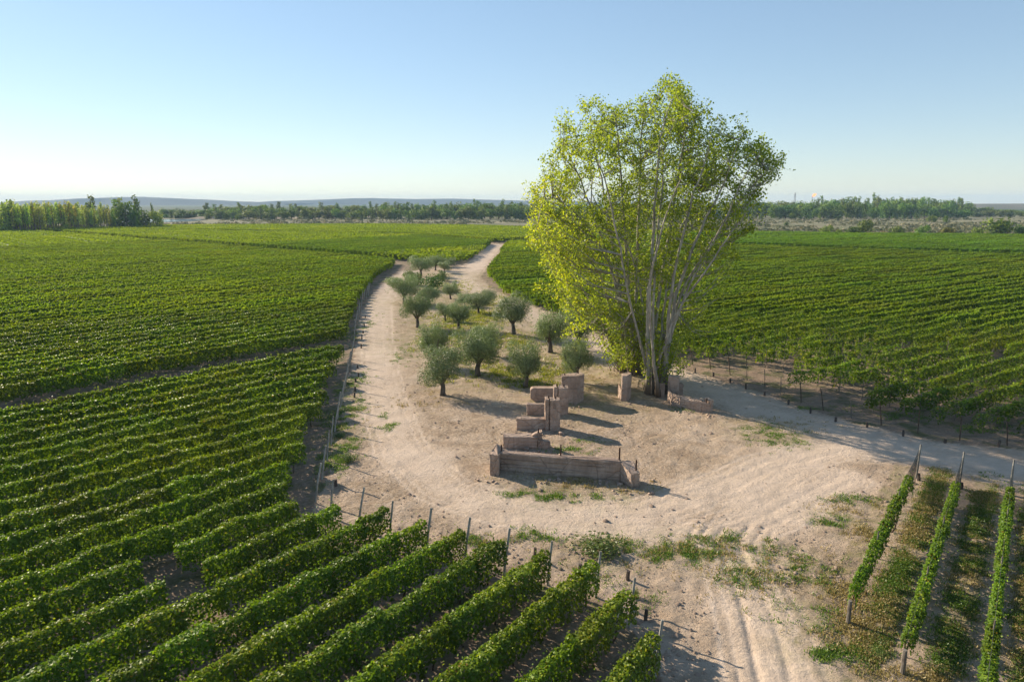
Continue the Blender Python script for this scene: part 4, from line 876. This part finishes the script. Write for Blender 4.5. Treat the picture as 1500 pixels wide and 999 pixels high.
# grove of young poplars at the west edge
k = 0
for rank, (yo, cc) in enumerate(((0, 1), (-1.8, .95), (-3.4, .9))):
    x = -18.0
    while x < (168 if rank < 2 else 130):
        yb = 342-.033*max(0, x)+yo+rt.uniform(-.3, .3); yt = np.interp(x, [-20, 40, 80, 120, 150, 170], [301, 300, 299, 301, 303, 305])+rt.uniform(-5, 5)
        if rt.random() < .08: yt -= 5
        hz = np.interp(x, [0, 70, 150], [0, .1, .6])
        far('young_poplar', 'pole' if rt.random() < .8 else 'column', x, yb, yt, 'slim young poplar of the grove', 'tree', 'young poplars of the grove', (2.7-.3*hz, 2.3-.5*hz, 2.0))
        x += rt.uniform(3.2, 6.0)
for x, yb, yt, kind, wd_, c, lab in [(16, 341, 289, 'round', 30, (.8, .85, .9), 'dark round tree rising out of the young poplar grove'), (140, 334, 285, 'column', 12, (.9, 1, .8), 'tall dark columnar poplar at the end of the grove'), (133, 334, 297, 'column', 9, (.8, .9, .8), 'shorter columnar poplar beside the tallest of the grove'), (172, 335, 289, 'column', 14, (1.3, 1.3, .9), 'pale upright poplar beside the dense dark tree'), (178, 335, 288, 'column', 11, (1.2, 1.25, .9), 'second pale upright poplar touching the dense dark tree'),
        (186, 336, 291, 'round', 30, (.75, .95, .8), 'dense dark green tree at the corner of the vineyard'), (193, 336, 302, 'bush', 28, (.7, .9, .75), 'dark bushy tree low in front of the corner tree'), (202, 335, 287, 'column', 13, (.8, .95, .85), 'dark columnar poplar behind the corner tree'), (214, 335, 305, 'round', 26, (1.1, 1.05, .9), 'pale rounded tree above the parked white car'), (229, 335, 306, 'round', 20, (1.5, 1.35, 1.), 'yellowish tree at the end of the corner clump'), (225, 335, 297, 'pole', 6, (1, 1, 1), 'bare slim poplar in the corner clump'), (168, 336, 308, 'bush', 18, (1.4, 1.3, .9), 'pale low tree beside the dense dark corner tree')]:
    far('tree', kind, x, yb, yt, lab, 'tree', 'trees of the corner clump', c, wd_)
# hazy tree band across the plain
def band(x0, x1, yb0, top, step, label, group, color, kinds, ranks=((0, 0), (-2.0, -1.0), (-4.5, -2.0))):
    for rank, (db, dt) in enumerate(ranks):
        x = x0+rt.uniform(0, step)
        while x < x1:
            yb = np.interp(x, [q[0] for q in yb0], [q[1] for q in yb0])+db+rt.uniform(-.4, .4)
            yt = np.interp(x, [q[0] for q in top], [q[1] for q in top])+(5.5 if rank == 0 else 1 if rank == 1 else -1)+rt.uniform(-2.4, 2.4)
            kd = rt.choices(('round', 'column', 'bush'), kinds)[0]; wd_ = {'round': rt.uniform(17, 27), 'column': rt.uniform(6, 9), 'bush': rt.uniform(18, 28)}[kd]
            if kd == 'column': yt -= rt.uniform(0, 3.5)
            if kd == 'bush': yt += 4
            far('poplar_tree' if kd == 'column' else 'tree', kd, x, yb, yt, label+{'round': ', round crowned', 'column': ', slim and upright', 'bush': ', low and bushy'}[kd], 'tree', group, color, wd_)
            x += step*rt.uniform(.65, 1.35)
band(238, 330, [(238, 320), (330, 320)], [(238, 304), (330, 301)], 10, 'hazy tree over the water', 'trees beyond the river', (.85, .95, 1.), (5, 3, 2), ((0, 2), (-3, 0)))
band(300, 560, [(300, 321), (560, 321)], [(300, 301), (420, 300), (560, 300)], 10, 'tree of the band around the shed', 'trees behind the shed', (1, 1, .95), (5, 3, 2))
band(560, 790, [(560, 321.5), (790, 322)], [(560, 299), (700, 297), (790, 296)], 10, 'tree of the band above the road', 'trees across the scrubland', (.95, 1.02, .9), (6, 2, 2))
band(790, 1085, [(790, 321.5), (1085, 321)], [(790, 296), (1085, 294)], 15, 'tree glimpsed through the poplar', 'trees behind the poplar', (.95, 1.02, .9), (6, 2, 2), ((0, 0), (-2.5, -1)))
band(1085, 1425, [(1085, 321), (1425, 320)], [(1085, 293), (1180, 293), (1270, 289.5), (1350, 289), (1390, 292), (1425, 296)], 11, 'tall tree of the far wood', 'trees of the far wood', (.95, 1.08, .85), (7, 2, 1))
band(1425, 1560, [(1425, 318), (1560, 318)], [(1425, 303), (1560, 303)], 13, 'low tree below the mesa', 'low trees below the mesa', (1, 1, .9), (5, 0, 3), ((0, -1), (-2.5, 0)))
# bushes of the scrubland that show by themselves
for x, yb, yt, wd_, c, lab in [(1265, 347, 322, 34, (1, 1.05, .95), 'big grey-green willow bush at the field edge'), (1252, 347, 332, 22, (.85, .9, .7), 'darker bush leaning on the big willow bush'), (1210, 347, 331, 17, (1.2, 1.2, .9), 'upright pale bush at the field edge'), (1228, 347, 337, 14, (1.6, 1.3, .9), 'yellowish low bush beside the upright pale bush'), (1313, 346, 331, 20, (1, 1, .85), 'rounded scrub bush alone in the dry strip'), (1351, 348, 331, 18, (1, 1.1, .9), 'grey green bush before the brownish one'),
        (1389, 348, 333, 34, (1.25, .95, .75), 'brownish broad bush at the field edge'), (1428, 349, 334, 24, (1.1, 1.15, .9), 'soft green bush next to the large bright tree'), (1468, 349, 318, 46, (1.15, 1.25, .7), 'large bright green bush tree by the field edge'), (1497, 349, 328, 30, (.8, .95, .8), 'dark bush tree crowding the large bright one'), (1200, 320, 309, 16, (1.9, 1.5, 1.), 'yellow rounded bush before the far wood'), (1162, 321, 311, 14, (1.5, 1.3, 1.), 'pale straw bush before the far wood'), (1384, 327, 313, 8, (1.3, 1.2, .8), 'slender upright bush in the dry strip'), (1362, 326, 314, 10, (1.3, 1.2, .8), 'feathery bush beside the slender one'), (1370, 326, 315, 14, (1.2, 1.15, .8), 'arching grey bush in the dry strip'),
        (1152, 331, 324, 9, (.9, .9, .8), 'little dark bush in the dry strip'), (477, 333, 327, 9, (.9, 1, .8), 'lone dark bush in the scrub above the far vines'), (287, 332, 325, 11, (.7, .95, .8), 'round dark bush near the river end'), (271, 334, 330, 9, (.8, .8, .8), 'low dark bush below the river'), (347, 322, 313, 10, (1.3, 1.2, .9), 'pale bush on the sandbank'), (246, 332, 327, 12, (.9, .9, .9), 'scruffy bush beside the corner clump'), (640, 321, 313, 18, (.85, 1, .85), 'dark rounded bush at the foot of the far band'), (452, 321, 313, 14, (.85, 1, .85), 'dark green bush at the foot of the band near the sandbank')]:
    if yb > 345: yb, yt, wd_ = yb-2, yt-3, wd_*1.15
    far('bush', 'bush', x, yb, yt, lab, 'bush', None, c, wd_)
# low scrub: nobody could count it
r5 = np.random.default_rng(33); lib = []
n = 15000; px_ = r5.uniform(-60, 1560, n); py_ = r5.uniform(321, 350, n); 
gxy = np.array([G(a, b) for a, b in zip(px_, py_)]); lm = np.interp(gxy[:, 0], [q[0] for q in scrub_edge], [q[1] for q in scrub_edge])
kp = (gxy[:, 1] > lm+6) & (fbm2(gxy[:, 0]*.012, gxy[:, 1]*.02, 41, 3) > .47) & ~((px_ < 320) & (py_ < 328)); gxy = gxy[kp][:6500]; n = len(gxy)
kk = 12; rad = r5.gamma(3, .28, n)+.3; d_ = norm(r5.normal(size=(n, kk, 3))); d_[:, :, 2] = np.abs(d_[:, :, 2])*.75
P = np.concatenate([gxy, np.zeros((n, 1))], 1)[:, None]+d_*rad[:, None, None]*[1.3, 1.3, 1]; 
V, q = leaf_quads(P.reshape(-1, 3), (d_+r5.normal(0, .3, d_.shape)).reshape(-1, 3), np.repeat(rad*.75, kk), r5, .9, .1)
SCRUB = leaf_mat('scrub_leaf', [(0, (.08, .095, .045)), (.45, (.13, .14, .07)), (.75, (.22, .195, .11)), (1, (.40, .34, .21))], trans=(1.1, 1.1, .8), tf=.2, rough=.8)
tag(inst('scrub', mesh_np('scrub', V, q, mats=[SCRUB], tint=np.clip(np.repeat(r5.beta(1.6, 2.2, n), kk)+r5.normal(0, .07, n*kk), 0, 1))), 'low grey and straw scrub covering the dry plain', 'scrub', kind='stuff')
for g_, end in (('young poplars of the grove', 'the corner clump'), ('trees beyond the river', 'the river'), ('trees behind the shed', 'the river'), ('trees across the scrubland', 'the tall poplar'), ('trees behind the poplar', 'the flare side'), ('trees of the far wood', 'the mesa end'), ('low trees below the mesa', 'the far wood')):
    L_ = sorted((o for o in bpy.data.objects if o.get('group') == g_), key=lambda o: pix(o.location.x, o.location.y)[0], reverse=g_ in ('young poplars of the grove', 'trees across the scrubland', 'trees behind the poplar', 'trees of the far wood'))
    for i, o in enumerate(L_): a_ = o['label'].split(', '); o['label'] = f"{a_[0]}, {a_[1]+', ' if len(a_) > 1 else ''}{ordinal(i+1)} from {end}"
# ------------------------------------------------------------------ small far things
x, y = G(218, 334.3); car = tag(empty('parked_car', (x, y, 0), R(20)), 'small white car parked under the corner clump of trees', 'car')
mb = MB(); mb.add([(-2.1, -.85, .35), (2.1, -.85, .35), (2.15, .85, .35), (-2.1, .85, .35), (-2.1, -.85, .85), (2.0, -.8, .8), (2.0, .8, .8), (-2.1, .85, .85)], [(3, 2, 1, 0), (4, 5, 6, 7), (0, 1, 5, 4), (1, 2, 6, 5), (2, 3, 7, 6), (3, 0, 4, 7)]); inst('body', mb.mesh('body', [WHITE]), car)
mb = MB(); mb.add([(-1.7, -.78, .85), (1.1, -.78, .83), (1.1, .78, .83), (-1.7, .78, .85), (-1.3, -.62, 1.45), (.4, -.62, 1.45), (.4, .62, 1.45), (-1.3, .62, 1.45)], [(4, 5, 6, 7)]); mb.add(mb.v[:], [(0, 1, 5, 4), (1, 2, 6, 5), (2, 3, 7, 6), (3, 0, 4, 7)], 1); inst('cabin', mb.mesh('cabin', [WHITE, GLASSD]), car)
mb = MB(); mb.tube([(0, -.1, 0), (0, .1, 0)], [.33, .33], 10); wm_ = mb.mesh('wheel', [RUBBER])
for a, b_ in ((-1.3, -.8), (1.3, -.8), (-1.3, .8), (1.3, .8)): inst('wheel', wm_, car, (a, b_, .33))
x, y = G(497, 313.5); sh = tag(empty('shed', (x, y, 0), R(-4)), 'low shed with white roof among the far trees', 'building')
mb = MB(); mb.box((-8, -5, -.1), (8, 5, 3.2)); inst('wall', mb.mesh('wall', [CONC]), sh)
mb = MB(); mb.add([(-8.6, -5.6, 3.2), (8.6, -5.6, 3.2), (8.6, 5.6, 3.2), (-8.6, 5.6, 3.2), (-8.6, 0, 5.4), (8.6, 0, 5.4)], [(0, 1, 5, 4), (2, 3, 4, 5), (0, 4, 3), (1, 2, 5), (3, 2, 1, 0)]); inst('roof', mb.mesh('roof', [WHITE]), sh)
mb = MB(); mb.box((-1.2, -5.06, 0), (1.2, -5.0, 2.4)); inst('door', mb.mesh('door', [GLASSD]), sh)
# gas flare
Y = 1500.; top = W(1190, 287.8, Y); fl = tag(empty('gas_flare', (top[0], Y, 0)), 'slim gas flare stack with orange flame above the far wood', 'flare stack')
mb = MB(); mb.tube([(0, 0, -.1), (0, 0, top[2])], [.75, .6], 8); inst('stack', mb.mesh('stack', [STEEL]), fl)
t = NT('flame'); em = t.n('Emission'); em.inputs[0].default_value = (1, .27, .10, 1); em.inputs[1].default_value = 1.5; FLAME = t.out(em.outputs[0])
mb = MB(); mb.tube([(0, 0, 0), (1.6, 0, 1.2), (4, 0, 2.6), (6, .2, 4.4), (8.0, 0, 5.0)], [.6, 2.2, 2.9, 2.0, .2], 9); inst('flame', mb.mesh('flame', [FLAME], True), fl, (0, 0, top[2]))
# lattice mast
top = W(1165, 282.5, Y); hgt = top[2]; ms = tag(empty('lattice_mast', (top[0], Y, 0)), 'thin lattice mast above the far wood, beside the gas flare', 'mast')
for sx in (-1, 1):
    for sy in (-1, 1):
        mb = MB(); mb.tube([(sx*2.6, sy*2.6, -.1), (sx*.5, sy*.5, hgt)], [.32, .22], 4); inst('leg', mb.mesh('leg', [STEEL]), ms)
for i in range(9):
    z_ = hgt*(.1+.1*i); a = 2.6-(2.1)*z_/hgt; z2 = z_+hgt*.1; a2 = 2.6-2.1*z2/hgt; mb = MB()
    mb.tube([(-a, -a, z_), (a2, -a2, z2)], [.16, .16], 3); mb.tube([(a, -a, z_), (-a2, -a2, z2)], [.16, .16], 3); inst('brace', mb.mesh('brace', [STEEL]), ms)
for f_, l_ in ((.78, 4.), (.88, 3.2)):
    mb = MB(); mb.tube([(-l_, 0, hgt*f_), (0, 0, hgt*f_+.8), (l_, 0, hgt*f_)], [.14, .2, .14], 4); inst('crossarm', mb.mesh('crossarm', [STEEL]), ms)
# ------------------------------------------------------------------ haze
mx = max((o.matrix_basis.translation.z for o in bpy.data.objects), default=0)
mb = MB(); mb.box((-8990, -1990, -1.5), (8990, 8590, 95)); t = NT('haze_air'); vol = t.n('VolumePrincipled')
vol.inputs['Color'].default_value = (.55, .77, 1.0, 1); vol.inputs['Density'].default_value = .00011; vol.inputs['Anisotropy'].default_value = 0.0
t.l(vol.outputs[0], t.o.inputs['Volume']); o = inst('haze', mb.mesh('haze', [t.m])); o['kind'] = 'stuff'
print('objects', len(bpy.data.objects))
